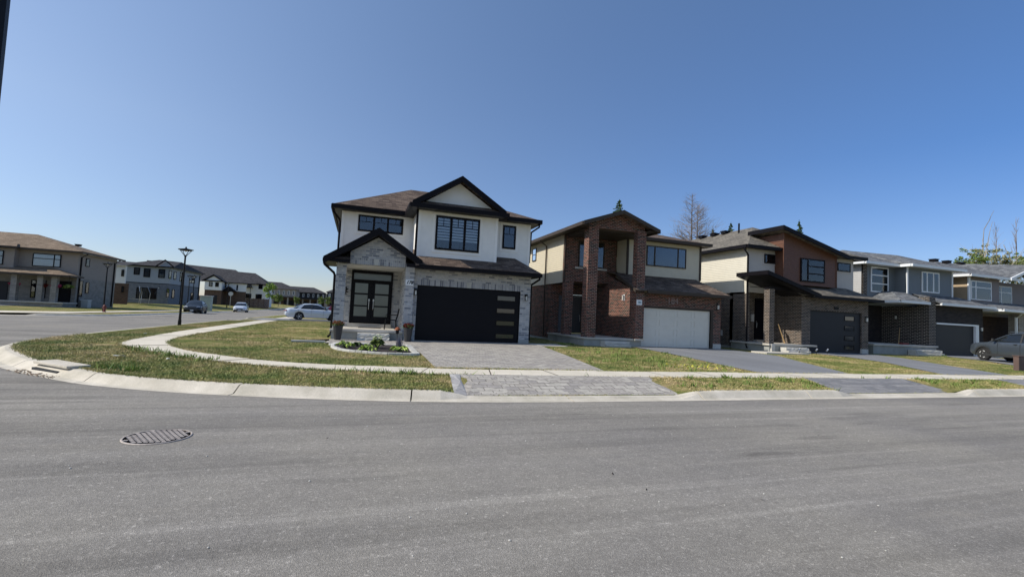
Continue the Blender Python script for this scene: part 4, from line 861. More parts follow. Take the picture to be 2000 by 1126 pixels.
front_door(H3,23.1,23.85,.82,3.25,22.6,'black_door',(),-1);w=MB();w.box(21.3,24.02,19.85,22.6,.15,.62);w.build('porch_base','foundation',H3)
w=MB();w.box(21.2,24.0,19.78,22.6,.621,.72);w.box(24.0,24.7,19.78,20.2,.621,.72);w.build('porch_floor','porch_concrete',H3,bevel=.01)
w=MB();w.box(23.0,23.95,22.35,22.6,.72,.82);w.build('door_sill','porch_concrete',H3)
blocksteps(H3,22.0,23.6,19.25,[(.22,.40),(.405,.56)],.26)
wall_lamp(H3,Mf(20.4),29.4,2.35,'box')
w=MB();nn=18
w.slab([(26.95+.2*math.cos(2*math.pi*k/nn),20.375,2.92+.1*math.sin(2*math.pi*k/nn)) for k in range(nn)][::-1],(0,.03,0));w.build('number_plaque','metal_black',H3)
w=MB();w.box(22.72,22.95,22.52,22.6,1.9,2.35);w.build('mailbox','plastic_grey',H3)
pipe(H3,[(20.93,21.3,6.12),(20.93,21.3,6.0),(21.32,21.45,5.75),(21.32,21.45,.5),(21.1,21.2,.4)],'black_trim',.055)
w=MB();w.ob(Ml(21.4),23.4,23.75,.95,1.3,0,.12);w.build('utility_box','plastic_grey',H3)
w=MB();w.box(21.4,21.66,22.86,29,.1,.42);w.build('foundation','foundation',H3)
# ===== house 4: grey siding with white trim
H4=thing('house','grey sided house with white gutters, charcoal brick entrance corner and charcoal garage door','house',(36,24,.25))
w=MB();w.box(36.2,36.83,21.0,21.7,.9,4.15);w.build('column','brick_dark',H4)
w=MB();w.slab([(36.2,21.7,.9),(36.2,24.0,.9),(36.2,24.0,3.5),(36.2,21.7,3.5)],(.25,0,0));w.build('side_wall','brick_dark',H4)
w=MB();w.box(36.83,37.2,21.2,21.45,.3,3.7);w.box(41.66,42.2,21.2,21.45,.3,3.7);w.box(37.2,41.66,21.2,21.45,2.46,3.7);w.box(33.0,36.2,24.0,24.25,.9,3.6);w.box(33.0,33.25,24.25,30,.5,3.7);w.box(41.95,42.2,21.45,30,.3,3.7);w.build('wall','brick_charcoal',H4)
w=MB();w.box(33.1,33.5,23.16,23.4,3.6,6.3);w.build('corner_brick','brick_dark',H4)
w=MB();w.box(33.1,36.3,23.2,23.4,3.5,6.3);w.box(36.3,41.1,22.4,22.6,3.5,6.28);w.box(36.3,36.5,22.6,23.4,3.5,6.28);w.box(40.9,41.1,22.6,30,3.5,6.28);siding(w,Mf(23.2),33.5,36.3,3.6,6.3,.12);siding(w,Mf(22.4),36.3,41.1,4.1,6.28,.12);siding(w,Ml(36.3),22.4,23.2,4,6.28,.12);w.build('siding','grey_siding_shaded',H4)
w=MB();w.box(33.0,33.2,23.4,30,3.5,6.3);siding(w,Ml(33.0),23.2,30,3.6,6.3,.12);w.build('side_siding','grey_siding_lit',H4)  # sunlit copy of the front siding, sunlight put into its lighter colour
w=MB();w.box(36.24,36.36,22.34,22.4,4.1,6.28);w.box(41.0,41.12,22.34,22.4,4.1,6.28)
w.box(32.5,35.9,22.52,22.64,6.26,6.44);w.box(32.44,32.56,22.64,30.5,6.26,6.44);w.box(35.85,41.6,21.75,21.87,6.26,6.44);w.box(35.8,35.92,21.87,22.64,6.26,6.44);w.box(41.5,41.62,21.87,30.5,6.26,6.44)
w.box(36.83,42.6,20.62,20.74,3.62,3.78);w.box(42.5,42.62,20.74,23,3.62,3.78);w.box(33.4,36.2,20.9,21.02,3.62,3.78);w.box(33.34,33.46,21.02,24,3.62,3.78);w.box(30.9,33.4,23.9,24.0,3.4,3.55)
w.build('gutter','white_trim',H4)
w=MB();w.box(32.56,36.2,22.64,23.2,6.28,6.3);w.box(35.92,41.5,21.87,22.4,6.28,6.3);w.box(36.83,42.5,20.74,21.2,3.64,3.66);w.box(33.46,36.2,21.02,24,3.64,3.66);w.build('soffit','soffit_white',H4)
roof_part(H4,'roof',[[(32.5,22.55,6.44),(37,22.55,6.44),(37.5,26.5,7.9),(35.6,26.5,7.9)],[(32.5,22.55,6.44),(35.6,26.5,7.9),(32.5,30.5,6.44)],[(35.86,21.78,6.44),(41.6,21.78,6.44),(38.8,24.6,7.55)],[(41.6,21.78,6.44),(41.6,30.5,6.44),(38.8,26.5,7.9),(38.8,24.6,7.55)],[(35.86,21.78,6.44),(38.8,24.6,7.55),(38.8,26.5,7.9),(36.6,26.5,7.9),(35.86,23.4,6.7)],[(35.6,26.5,7.9),(38.8,26.5,7.9),(41.6,30.5,6.44),(32.5,30.5,6.44)]],'shingle_grey')
roof_part(H4,'garage_roof',[[(36.83,20.66,3.78),(42.6,20.66,3.78),(41.6,22.4,4.45),(36.83,22.4,4.45)],[(42.6,20.66,3.78),(42.6,24,3.78),(41.6,22.4,4.45)],[(33.4,20.94,3.78),(36.25,20.94,3.78),(36.25,22.5,4.5),(34.9,22.5,4.5)],[(33.4,20.94,3.78),(34.9,22.5,4.5),(34.9,23.3,4.5),(33.4,24,3.78)]],'shingle_grey')
window(H4,Mf(22.4),37.77,39.6,4.6,6.08,'white_trim',cols=(.29,.66),fw=.08,blinds=(1,11,.5),bm='blind_grey',back='interior_mid')
window(H4,Mf(23.2),33.86,35.6,4.42,6.2,'white_trim',rows=(.34,.67),fw=.08,blinds=(1,9,.5),bm='blind_grey',back='interior_mid')
gar_door(H4,37.22,41.32,.25,2.36,21.28,'garage_charcoal',4,0,seam=.008)
w=MB();w.box(37.2,41.66,21.14,21.3,2.36,2.47);w.box(41.32,41.66,21.14,21.3,.25,2.36);w.build('garage_door_frame','white_trim',H4)
w=MB();w.box(30.9,36.83,20.96,24,.15,.78);w.build('porch_base','foundation',H4)
w=MB();w.box(30.8,36.9,20.88,24,.781,.9);w.build('porch_floor','porch_concrete',H4,bevel=.01)
blocksteps(H4,34.0,36.5,20.3,[(.22,.42),(.425,.62)],.28)
wall_lamp(H4,Ml(36.2),23.0,2.75,'box');wall_lamp(H4,Mf(21.2),41.95,2.2,'box')
# ===== house 5: tan sided house at the right edge
H5=thing('house','tan sided house with white trim at the right edge of the picture','house',(47,24,.25))
w=MB();w.box(42.9,46.6,22.4,22.6,3.5,6.1);w.box(46.6,54,23.4,23.6,3.3,6.1);siding(w,Mf(22.4),43.05,46.5,3.9,6.1,.12);siding(w,Mf(23.4),46.75,54,3.9,6.1,.12);w.box(46.4,46.6,22.6,23.4,3.5,6.1);w.build('siding','tan_siding_shaded',H5)  # front siding with its shade painted into a darker colour
w=MB();w.box(42.9,43.1,22.6,30,3.4,6.1);siding(w,Ml(42.9),22.4,30,3.6,6.1,.12);w.build('side_siding','tan_siding_lit',H5)  # same siding on the sun side, sunlight painted into a lighter tan
w=MB();w.box(42.82,43.05,22.32,22.4,3.9,6.1);w.box(46.6,46.8,23.3,23.4,3.9,6.1);w.box(42.3,47,21.86,21.98,6.05,6.22);w.box(42.26,42.36,21.98,30.5,6.05,6.22);w.box(47,55,21.9,22.02,6.05,6.22)
w.box(42.8,46.6,20.3,20.42,3.5,3.66);w.box(42.76,42.88,20.42,24,3.5,3.66);w.box(45.45,45.6,20.9,21.0,.4,3.2);w.tube([(45.2,20.4,3.5),(45.3,20.6,3.35),(45.65,20.95,3.15)],.05,6);rake(w,[(46.9,6.22),(50.4,7.5)],.2,21.8,21.9)
w.build('gutter','white_trim',H5)
roof_part(H5,'roof',[[(42.3,21.9,6.22),(47.2,21.9,6.22),(49,26.5,7.9),(46,26.5,7.9)],[(42.3,21.9,6.22),(46,26.5,7.9),(42.3,30.5,6.22)],[(46.9,21.9,6.22),(50.4,21.9,7.5),(50.4,26.5,7.9),(47.6,26.5,7.9)],[(50.4,21.9,7.5),(54,21.9,6.22),(54,26.5,7.9),(50.4,26.5,7.9)],[(46,26.5,7.9),(56,26.5,7.9),(56,30.5,6.22),(42.3,30.5,6.22)]],'shingle_grey')
roof_part(H5,'porch_roof',[[(42.8,20.36,3.66),(54,20.36,3.66),(54,22.6,4.35),(44.3,22.6,4.35)],[(42.8,20.36,3.66),(44.3,22.6,4.35),(42.8,24,3.66)]],'shingle_grey')
w=MB();w.box(42.9,54,24.2,24.4,.3,3.5);w.box(48.5,54,21.5,21.8,.3,3.5);w.build('wall','brick_umber',H5)
w=MB();w.box(45.75,46.35,20.9,21.5,.3,3.45);w.build('column','brick_taupe',H5)
w=MB();w.box(42.88,48.5,20.42,24.2,3.5,3.53);w.build('porch_ceiling','soffit_white',H5)
w=MB();w.box(42.9,48.4,20.8,24.2,.15,.4);w.build('porch_floor','porch_concrete',H5)
window(H5,Mf(22.4),43.15,45.55,4.38,5.82,'white_trim',cols=(.23,),rows=(.66,),fw=.07,back='blind_grey');window(H5,Mf(23.4),48.2,50.2,4.3,5.8,'white_trim',cols=(.3,),rows=(.66,),fw=.07,back='blind_grey')
for x in (44.7,46.3,48.1,50.0): vent(H5,x,25.6,7.68)
# ------------------------------------------------------------ cars
def interp(tb,x): return float(np.interp(x,[p[0] for p in tb],[p[1] for p in tb]))
CARS={
 'sedan':dict(L=4.9,W=1.86,wb=(.95,3.8),wr=.335,deck=[(0,.62),(.05,.74),(.5,.84),(1.25,.96),(1.6,.98),(3.6,1.0),(4.1,1.02),(4.6,1.0),(4.85,.9),(4.9,.7)],roof=[(1.2,.97),(1.95,1.32),(2.4,1.43),(2.9,1.45),(3.4,1.40),(4.25,1.03)],bot=.24),
 'hatch':dict(L=4.2,W=1.78,wb=(.82,3.4),wr=.32,deck=[(0,.6),(.06,.74),(.5,.88),(1.0,.98),(1.3,1.0),(3.9,1.02),(4.12,.98),(4.2,.7)],roof=[(.95,.98),(1.6,1.34),(2.0,1.47),(2.6,1.5),(3.4,1.44),(4.05,1.03)],bot=.22),
 'suv':dict(L=4.5,W=1.84,wb=(.88,3.56),wr=.36,deck=[(0,.74),(.06,.92),(.35,1.02),(1.15,1.10),(1.35,1.12),(4.2,1.16),(4.42,1.1),(4.5,.8)],roof=[(1.05,1.11),(1.75,1.5),(2.15,1.64),(2.7,1.68),(3.6,1.62),(4.35,1.16)],bot=.28)}
def car(kind,pt,label,loc,rot,group=None,simple=False,plate=True,rim='rim_silver',name='parked_car'):
    # local frame: nose at x=0 pointing to -x, tail towards +x
    p=CARS[kind];L,Wd=p['L'],p['W']/2;T=thing(name,label,'car',loc,group,rot,local=True)
    xs=sorted(set([0,.02,.05,.1,.2]+[i*.07 for i in range(int(L/.07)+1)]+[L-.1,L-.04,L]))
    wr=p['wr']+.055
    def botz(x):
        b_=p['bot']+.14*max(0,1-x/.35)+.14*max(0,1-(L-x)/.35)
        for w in p['wb']:
            if abs(x-w)<wr: b_=max(b_,p['wr']+math.sqrt(wr*wr-(x-w)**2))
        return b_
    mb=MB();n=0;rings=[]
    for x in xs:
        e=min(1,(x/.45) if x<.45 else 1)*1;e2=min(1,((L-x)/.4));tp=(1-.16*(1-e)**2-.14*(1-e2)**2);hw=Wd*tp;d=interp(p['deck'],x);b_=botz(x);sh=d-.10
        if sh<b_+.02: sh=b_+.02
        half=[(hw*.93,b_),(hw*.995,b_+(sh-b_)*.25),(hw,b_+(sh-b_)*.6),(hw*.975,sh),(hw*.90,d-.02),(hw*.55,d+.012),(0,d+.02)]
        ring=[(x,-a,z) for a,z in half]+[(x,a,z) for a,z in half[::-1][1:]];rings.append(ring)
    m=len(rings[0])
    for r_ in rings: mb.v+=r_
    for i in range(len(rings)-1):
        for j in range(m-1): mb.f.append([i*m+j,i*m+j+1,(i+1)*m+j+1,(i+1)*m+j]);mb.mi.append(0)
    for i in (0,len(rings)-1): mb.f.append([i*m+j for j in range(m)]);mb.mi.append(0)
    body=mb.build('body',pt,T,smooth=True,recalc=True)
    ro=p['roof'];x0,x1=ro[0][0],ro[-1][0]
    def gring(x,ins=0,zo=0):
        z=interp(ro,x);dk=interp(p['deck'],x);t=(z-dk)/.5;hwb=Wd*.9-ins;hwr=Wd*(.9-.26*min(1,max(0,t)))-ins
        return (hwb,dk-.03),(hwr,z-.035+zo),(hwr*.8,z+zo),z
    gx_=np.linspace(x0,x1,26);mb=MB()
    for x in gx_:
        a,b_,c,z=gring(x);mb.v+=[(x,-a[0],a[1]),(x,-b_[0],b_[1]),(x,-c[0],c[1]),(x,0,z+.012),(x,c[0],c[1]),(x,b_[0],b_[1]),(x,a[0],a[1])]
    for i in range(25):
        for j in range(6): mb.f.append([i*7+j,i*7+j+1,(i+1)*7+j+1,(i+1)*7+j]);mb.mi.append(0)
    mb.build('windows','car_glass_solid',T,smooth=True,recalc=True)
    # roof skin and pillars
    mb=MB();xr0,xr1=ro[1][0]+.12,ro[-2][0]+.12;rx=np.linspace(xr0,xr1,14)
    for x in rx:
        a,b_,c,z=gring(x,0,.012);mb.v+=[(x,-b_[0]-.012,b_[1]-.03),(x,-b_[0]-.008,b_[1]),(x,-c[0],c[1]),(x,0,z+.026),(x,c[0],c[1]),(x,b_[0]+.008,b_[1]),(x,b_[0]+.012,b_[1]-.03)]
    for i in range(13):
        for j in range(6): mb.f.append([i*7+j,i*7+j+1,(i+1)*7+j+1,(i+1)*7+j]);mb.mi.append(0)
    def strut(xa,xb,w_):   # pillar from belt at xa to roof edge at xb
        for s in (-1,1):
            a,_,_,_=gring(xa);_,b_,_,_=gring(xb);k=.013
            mb.add([(xa,s*(a[0]+k),a[1]),(xa+w_,s*(a[0]+k),a[1]),(xb+w_,s*(b_[0]+k),b_[1]),(xb,s*(b_[0]+k),b_[1])],[(0,1,2,3)])
    strut(x0+.02,xr0-.02,.07);strut(x1-.5,xr1-.12,.28 if kind!='suv' else .2)
    if kind=='suv': strut(x0+2.9,xr1-.2,.1)
    mb.build('roof',pt,T,smooth=True)
    mb=MB();strut2=(x0+x1)/2+.05
    for s in (-1,1):
        a,_,_,_=gring(strut2);_,b_,_,_=gring(strut2-.05);k=.014
        mb.add([(strut2,s*(a[0]+k),a[1]),(strut2+.09,s*(a[0]+k),a[1]),(strut2+.04,s*(b_[0]+k),b_[1]),(strut2-.05,s*(b_[0]+k),b_[1])],[(0,1,2,3)])
    mb.build('door_pillar','car_plastic',T)
    mb=MB();mb.box(.25,L-.25,-Wd+.22,Wd-.22,p['bot']-.02,.75)
    mb.build('underbody','wheel_well',T)
    for s in (-1,1):
        for w in p['wb']:
            t=MB();r_=p['wr'];y=s*(Wd-.105)
            t.lathe([(r_*.62,-.1),(r_*.93,-.11),(r_,-.08),(r_,.08),(r_*.93,.11),(r_*.62,.1)],24,(w,y,r_),'y');tv=t.build('wheel','tyre',T,smooth=False)
            if not simple:
                q=MB();yo=y+s*.085
                q.lathe([(r_*.64,-.012),(r_*.64,.012),(r_*.56,.014),(r_*.56,-.014)],20,(w,yo,r_),'y')
                for k in range(10):
                    an=math.pi*2*(k//2)/5+(.16 if k%2 else -.16);c,s_=math.cos(an),math.sin(an);px_,pz=-s_*.022,c*.022
                    q.add([(w+c*.05+px_,yo+s*.012,r_+s_*.05+pz),(w+c*.05-px_,yo+s*.012,r_+s_*.05-pz),(w+c*r_*.58-px_*1.2,yo+s*.016,r_+s_*r_*.58-pz*1.2),(w+c*r_*.58+px_*1.2,yo+s*.016,r_+s_*r_*.58+pz*1.2)],[(0,1,2,3)])
                q.lathe([(.07,-.015),(.07,.02),(.03,.025)],10,(w,yo,r_),'y');q.build('rim',rim,tv)
    for s in (-1,1):
        zh=interp(p['deck'],.25)-.11
        if kind=='suv': zh-=.04
        q=MB();q.add([(.03,s*Wd*.5,zh),(.22,s*Wd*.93,zh+.03),(.42,s*Wd*.985,zh+.1),(.12,s*Wd*.62,zh+.13),(.05,s*Wd*.5,zh+.1)],[(0,1,2,3,4)]);q.build('headlight','headlight_lens',T)
        zt_=interp(p['deck'],L-.15)-.14;q=MB();q.box(L-.16,L-.005,s*Wd*.5,s*Wd*.9,zt_-.06,zt_+.06);q.build('taillight','taillight_lens',T)
        if not simple:
            q=MB();mx=x0+.42;mz=interp(p['deck'],mx)+.08;q.add([(mx,s*Wd*.88,mz-.05),(mx+.12,s*Wd*.88,mz-.05),(mx+.14,s*(Wd+.17),mz-.04),(mx+.02,s*(Wd+.17),mz-.04),(mx,s*Wd*.88,mz+.0),(mx+.12,s*Wd*.88,mz+.0),(mx+.14,s*(Wd+.17),mz+.1),(mx+.02,s*(Wd+.15),mz+.1)],[(3,2,1,0),(4,5,6,7),(0,1,5,4),(1,2,6,5),(2,3,7,6),(3,0,4,7)]);q.build('mirror','car_plastic',T)
            for hx in (x0+1.45,x0+2.35):
                q=MB();z=interp(p['deck'],hx)-.12;q.box(hx,hx+.17,s*(Wd*.985),s*(Wd+.018),z-.012,z+.018);q.build('door_handle',pt if pt!='paint_grey' else 'car_plastic',T)
            q=MB()
            for dx in (x0+.62,(x0+x1)/2+.12,x1-.35): q.box(dx,dx+.009,s*(Wd*.99),s*(Wd+.0035),p['bot']+.16,interp(p['deck'],dx)-.09)
            q.build('door_seam','wheel_well',T)
    q=MB();zg=interp(p['deck'],.05)-.22;q.box(-.012,.06,-Wd*.5,Wd*.5,zg-.07,zg+.05);q.box(-.01,.1,-Wd*.62,Wd*.62,p['bot']+.08,zg-.16);q.build('grille','car_plastic',T)
    if plate: q=MB();q.box(-.03,-.012,-.16,.16,zg-.2,zg-.09);q.build('licence_plate','plate',T)
    if kind=='suv':
        q=MB()
        for s in (-1,1):
            q.box(.5,L-.5,s*(Wd-.04),s*(Wd+.012),p['bot']-.01,p['bot']+.13)
            for w in p['wb']:
                for k in range(12):
                    a0,a1=math.pi*k/12,math.pi*(k+1)/12;r0,r1=wr-.005,wr+.06
                    q.add([(w+r0*math.cos(a0),s*(Wd+.01),p['wr']+r0*math.sin(a0)),(w+r1*math.cos(a0),s*(Wd+.01),p['wr']+r1*math.sin(a0)),(w+r1*math.cos(a1),s*(Wd+.01),p['wr']+r1*math.sin(a1)),(w+r0*math.cos(a1),s*(Wd+.01),p['wr']+r0*math.sin(a1))],[(0,1,2,3)])
        q.build('sill_cladding','car_plastic',T)
        q=MB()
        for s in (-1,1): q.tube([(2.0,s*.6,1.66),(2.15,s*.62,1.72),(3.6,s*.6,1.68),(3.75,s*.58,1.62)],.017,6)
        q.build('roof_rail','metal_steel',T)
    return T
m,nt,p_=newmat('car_glass_solid');setc(p_.inputs['Base Color'],(.012,.015,.018));p_.inputs['Roughness'].default_value=.05;p_.inputs['Specular IOR Level'].default_value=.7
D=math.radians
# heading angle th: nose points (sin th, cos th); local nose is -x -> rotate by atan2 of reverse
def at(u_,v_,y):
    d=R@np.array([u_-CX,v_-CY,F]);t=y/d[1];return d[0]*t,d[2]*t+H
def heading(dx,dy): return math.atan2(-dy,-dx)
def rz(x,y): return hb1(x,y)+.03
car('suv','paint_grey','grey crossover parked nose-in on the driveway at the right edge of the picture',(36.5,18.4,.285),heading(.26,.97))
car('sedan','paint_white','white four-door sedan parked across the lawn-side driveway left of the house numbered 178',(-1.35,46.4,.25),heading(.97,.22))
car('sedan','paint_red','dark red sedan parked just behind the white sedan',(.9,51.5,.27),heading(.98,.18),simple=True)
car('hatch','paint_white','white car farthest back beside the porch wall, behind the red sedan',(2.6,62,.3),heading(.98,.15),simple=True)
car('hatch','paint_black','black hatchback parked at the far kerb of the side street beside the grey-green cabinet',(at(380,606,63)[0],62,.0),heading(.10,-1),'cars parked along the far kerb of the side street')
car('hatch','paint_white','white hatchback parked at the far kerb of the side street beyond the black one',(-17.0,80,.0),heading(.12,-1),'cars parked along the far kerb of the side street')
car('suv','paint_silver','silver crossover parked far down the side street, nearer of the two by the young tree',(-13.6,134,float(zr(134))),heading(-.2,-1),'cars parked far down the side street',simple=True)
car('suv','paint_blue','dark blue crossover parked far down the side street behind the silver one',(-11.8,144,float(zr(144))),heading(-.2,-1),'cars parked far down the side street',simple=True)
car('hatch','paint_white','small white car far away in front of the dark row houses',(-5.5,165,float(zr(165))),heading(-.2,-1),'cars parked far down the side street',simple=True)
# ------------------------------------------------------------ street lamps
def lamp(loc,label,h=4.25):
    T=thing('street_lamp',label,'street lamp',loc,'black street lamps along the side street');ORIG[T.name]=(0,0,0)
    mb=MB();mb.lathe([(.085,0),(.085,.3),(.07,.33),(.062,.6),(.042,h-.45),(.06,h-.44),(.06,h-.38),(.035,h-.36)],14);mb.build('pole','metal_black',T,smooth=False)
    mb=MB()
    for k in range(4): a=math.pi/4+k*math.pi/2;mb.tube([(.03*math.cos(a),.03*math.sin(a),h-.42),(.3*math.cos(a),.3*math.sin(a),h-.1)],.016,6)
    mb.build('bracket','metal_black',T)
    mb=MB();mb.lathe([(.25,h-.12),(.36,h-.07),(.37,h-.045),(.12,h+.0),(.05,h+.02),(.03,h+.09),(.02,h+.1)],24);mb.build('lamp_shade','metal_black',T)
    mb=MB();mb.lathe([(.03,h-.17),(.09,h-.125),(.03,h-.122)],12);mb.build('lamp_glass','lamp_glass',T)
    return T
L1=lamp((-9.28+.0,30.1,hb1(-9.0,30.1)-.06),'black street lamp standing alone on the near verge of the side street')
L1.location=(-9.25,30.1,hb1(-9.25,30.1)-.02)
dup(L1,(-21.0,49.7,.15),None,'black street lamp in front of the side wall of the tan and brown corner house')
dup(L1,(-23.0,77.3,.72),None,'black street lamp left of two close together in front of the blue-grey house')
dup(L1,(-20.6,71,.45),None,'black street lamp right of two close together, between blue-grey house and black hatchback')
dup(L1,(-19.9,101,.5),None,'black street lamp beside the wooden fence beyond the white hatchback')
dup(L1,(-20.6,88,.5),None,'black street lamp by the brown garage of the white gabled row house')
nl=dup(L1,(-1.02,1.62,.1),None,'black lamp post close to the camera, cut by the top left edge of the picture')
def atx(u_,v_,x):
    d=R@np.array([u_-CX,v_-CY,F]);t=x/d[0];return d[1]*t,d[2]*t+H
# stop sign seen edge-on/back, hydrant, cabinet
T=thing('road_sign','grey-backed road sign on a thin post beside the brown garage far down the street','sign',(-19.7,86,.5));mb=MB();mb.tube([(-19.7,86,.5),(-19.7,86,3.1)],.035,6);mb.build('post','metal_steel',T)
mb=MB();mb.slab([(-19.7+.36*math.cos(math.pi/8+k*math.pi/4),85.95,2.8+.36*math.sin(math.pi/8+k*math.pi/4)) for k in range(8)][::-1],(0,.02,0));mb.build('sign_plate','metal_steel',T)
T=thing('fire_hydrant','small dark red fire hydrant at the foot of the lamp by the corner house','fire hydrant',(-20.3,48.2,.17));mb=MB();mb.lathe([(.13,.17),(.13,.22),(.09,.24),(.09,.62),(.12,.64),(.12,.68),(.08,.76),(.03,.8)],12,(-20.3,48.2,0));mb.build('barrel','hydrant_red',T)
mb=MB();mb.lathe([(.05,-.17),(.05,.17)],8,(-20.3,48.2,.55),'x');mb.build('nozzle','hydrant_red',T)
cx0=at(400,600,72)[0];T=thing('utility_cabinet','tall grey-green utility cabinet behind the black hatchback','utility cabinet',(cx0,72.5,.2));mb=MB();mb.box(cx0-.62,cx0+.62,72,73,.1,2.1);mb.build('cabinet','cabinet_green',T,bevel=.03);mb=MB();mb.box(cx0-.70,cx0+.70,71.9,73.1,2.101,2.2);mb.build('lid','plastic_grey',T,bevel=.02)
# ------------------------------------------------------------ far houses
def wins(T,o,s,rects,pl,face='f',frame='black_trim',fw=.08,back='interior_dark',cols=(),name='window'):
    for (a,b_,c,d) in rects:
        u0,v0,u1,v1=o[0]+a*s,o[1]+b_*s,o[0]+c*s,o[1]+d*s
        if face=='f': x0,z0=at(u0,v0,pl);x1,z1=at(u1,v1,pl);M=Mf(pl)
        else: x0,z0=atx(u0,v0,pl);x1,z1=atx(u1,v1,pl);M=Mr(pl)
        um,vm=(u0+u1)/2,(v0+v1)/2
        window(T,M,min(x0,x1),max(x0,x1),min(z0,z1),max(z0,z1),frame,cols=cols,fw=fw,back=back,name=name)
oA,sA=(0,440),260/1464;oB,sB=(200,470),.16;oC,sC=(350,480),.155
HA=thing('house','two-storey taupe stucco corner house with tan hip roof and stone porch columns, left edge','house',(-31,62,.2))
w=MB();w.box(-42,-27.85,60,60.2,.1,3.2);w.box(-28.05,-27.85,60.2,68,.1,3.2);w.build('wall','brick_charcoal' if False else 'stone_block',HA)
w=MB();w.box(-42,-27.85,60.02,60.2,3.2,5.85);w.box(-28.05,-27.85,60.2,68,3.2,5.85);w.box(-42,-32.7,59.3,60.02,3.3,5.85);w.build('upper_wall','stucco_greige',HA)
roof_part(HA,'roof',[[(-42,59.4,5.95),(-27.3,59.4,5.95),(-34,65,7.9),(-42,65,7.9)],[(-27.3,59.4,5.95),(-27.3,68.6,5.95),(-34,65,7.9)],[(-42,58.6,5.95),(-32.2,58.6,5.95),(-33.2,60.5,6.5),(-42,60.5,6.5)]],'shingle_sand')
w=MB();w.box(-42,-27.24,59.3,59.42,5.78,5.96);w.box(-27.36,-27.22,59.42,68.6,5.78,5.96);w.box(-42,-32.1,58.5,58.62,5.78,5.96);w.box(-32.9,-27.3,57.4,57.5,3.2,3.36);w.box(-27.34,-27.24,57.5,60,3.2,3.36);w.build('fascia','brown_trim',HA)
roof_part(HA,'porch_roof',[[(-42,57.45,3.38),(-27.3,57.45,3.38),(-29.8,60,4.1),(-42,60,4.1)],[(-27.3,57.45,3.38),(-27.3,60,3.38),(-29.8,60,4.1)]],'shingle_sand')
for x in (-28.9,-30.0,-32.0):
    w=MB();w.box(x,x+.45,57.9,58.35,.66,3.25);w.build('column','stone_block',HA)
w=MB();w.box(-32.6,-27.7,57.6,60,.1,.55);w.build('porch_base','stone_block',HA);w=MB();w.box(-32.7,-27.6,57.5,60,.551,.66);w.build('porch_floor','porch_concrete',HA)
window(HA,Mf(60.0),-31.6,-29.3,4.2,5.5,'black_trim',cols=(.76,),rows=(.62,),fw=.07,back='blind_white');window(HA,Mf(59.3),-34.9,-33.5,4.1,5.5,'black_trim',rows=(.62,),fw=.07,back='blind_grey')
front_door(HA,-29.2,-28.3,.7,2.75,59.95,'black_door',(),0);window(HA,Mf(60.0),-31.5,-30.3,1.0,2.8,'black_trim',fw=.07)
gar_door(HA,-38,-33.3,.25,2.5,59.9,'garage_charcoal',4)
window(HA,Mr(-27.85),61.3,62.0,4.55,5.4,'black_trim',fw=.06,name='side_window');window(HA,Mr(-27.85),60.5,61.1,1.3,3.0,'black_trim',fw=.06,name='side_window');window(HA,Mr(-27.85),61.7,62.3,1.7,2.9,'black_trim',fw=.06,name='side_window')
pipe(HA,[(-27.3,60.4,5.78),(-27.78,60.4,5.4),(-27.78,60.4,.3)],'black_trim',.07);pipe(HA,[(-27.3,67.4,5.78),(-27.78,67.4,5.4),(-27.78,67.4,.3)],'black_trim',.07)
vent(HA,-31.0,66.4,7.1)
for i,(x,mt_,nm) in enumerate(((-31.9,'petal_pink','leftmost pink'),(-29.75,'petal_red','red and orange'),(-28.7,'petal_pink','small dark pink'),(-27.65,'leaf_mid','green and yellow'))):
    B=thing('hanging_basket',f'{nm} hanging flower basket under the corner house porch roof','hanging basket',(x,58.3,2.1));mb=MB();mb.lathe([(.05,2.0),(.2,2.1),(.26,2.25)],10,(x,58.3,0));mb.tube([(x,58.3,2.3),(x,58.3,3.22)],.012,4);mb.build('basket','metal_black',B)
    mb=MB()
    for k in range(150):
        d=rng.normal(0,1,3);d/=np.linalg.norm(d);c=np.array([x,58.3,2.28])+d*np.array([.40,.33,.17])*rng.uniform(.6,1);a=rng.normal(0,1,3)*.07;b2=rng.normal(0,1,3)*.07;mb.add([c+a,c+b2,c-a,c-b2],[(0,1,2,3)])
    mb.build('flowers',mt_,B)
T=thing('storage_bin','pale blue-white storage bin standing against the side wall of the corner house','bin',(-27.3,60.9,.2));mb=MB();mb.box(-27.6,-27.0,60.6,61.3,.17,.95);mb.build('bin_body','plastic_grey',T,bevel=.03);mb=MB();mb.box(-27.64,-26.96,60.56,61.34,.951,1.0);mb.build('lid','white_trim',T)
# narrow house glimpsed between the corner house and the blue-grey one
HG=thing('house','white and brown house glimpsed between the corner house and the blue-grey house','house',(-29.5,78,.5))
x0,z1=at(226,519,76);x1,_=at(249,519,76)
w=MB();w.box(x0-2,x1-.1,76,76.2,3.3,5.7);w.build('upper_wall','stucco_white',HG);w=MB();w.box(x0-2,x1+.3,76,76.2,.2,3.3);w.build('wall','brick_umber',HG);roof_part(HG,'roof',[[(x0-3,75.5,5.75),(x1+.1,75.5,5.75),(x1+.1,80,6.5),(x0-3,80,6.5)]],'shingle_charcoal');wins(HG,oA,sA,[(1340,485,1362,560),(1340,670,1358,735)],75.98,fw=.06)
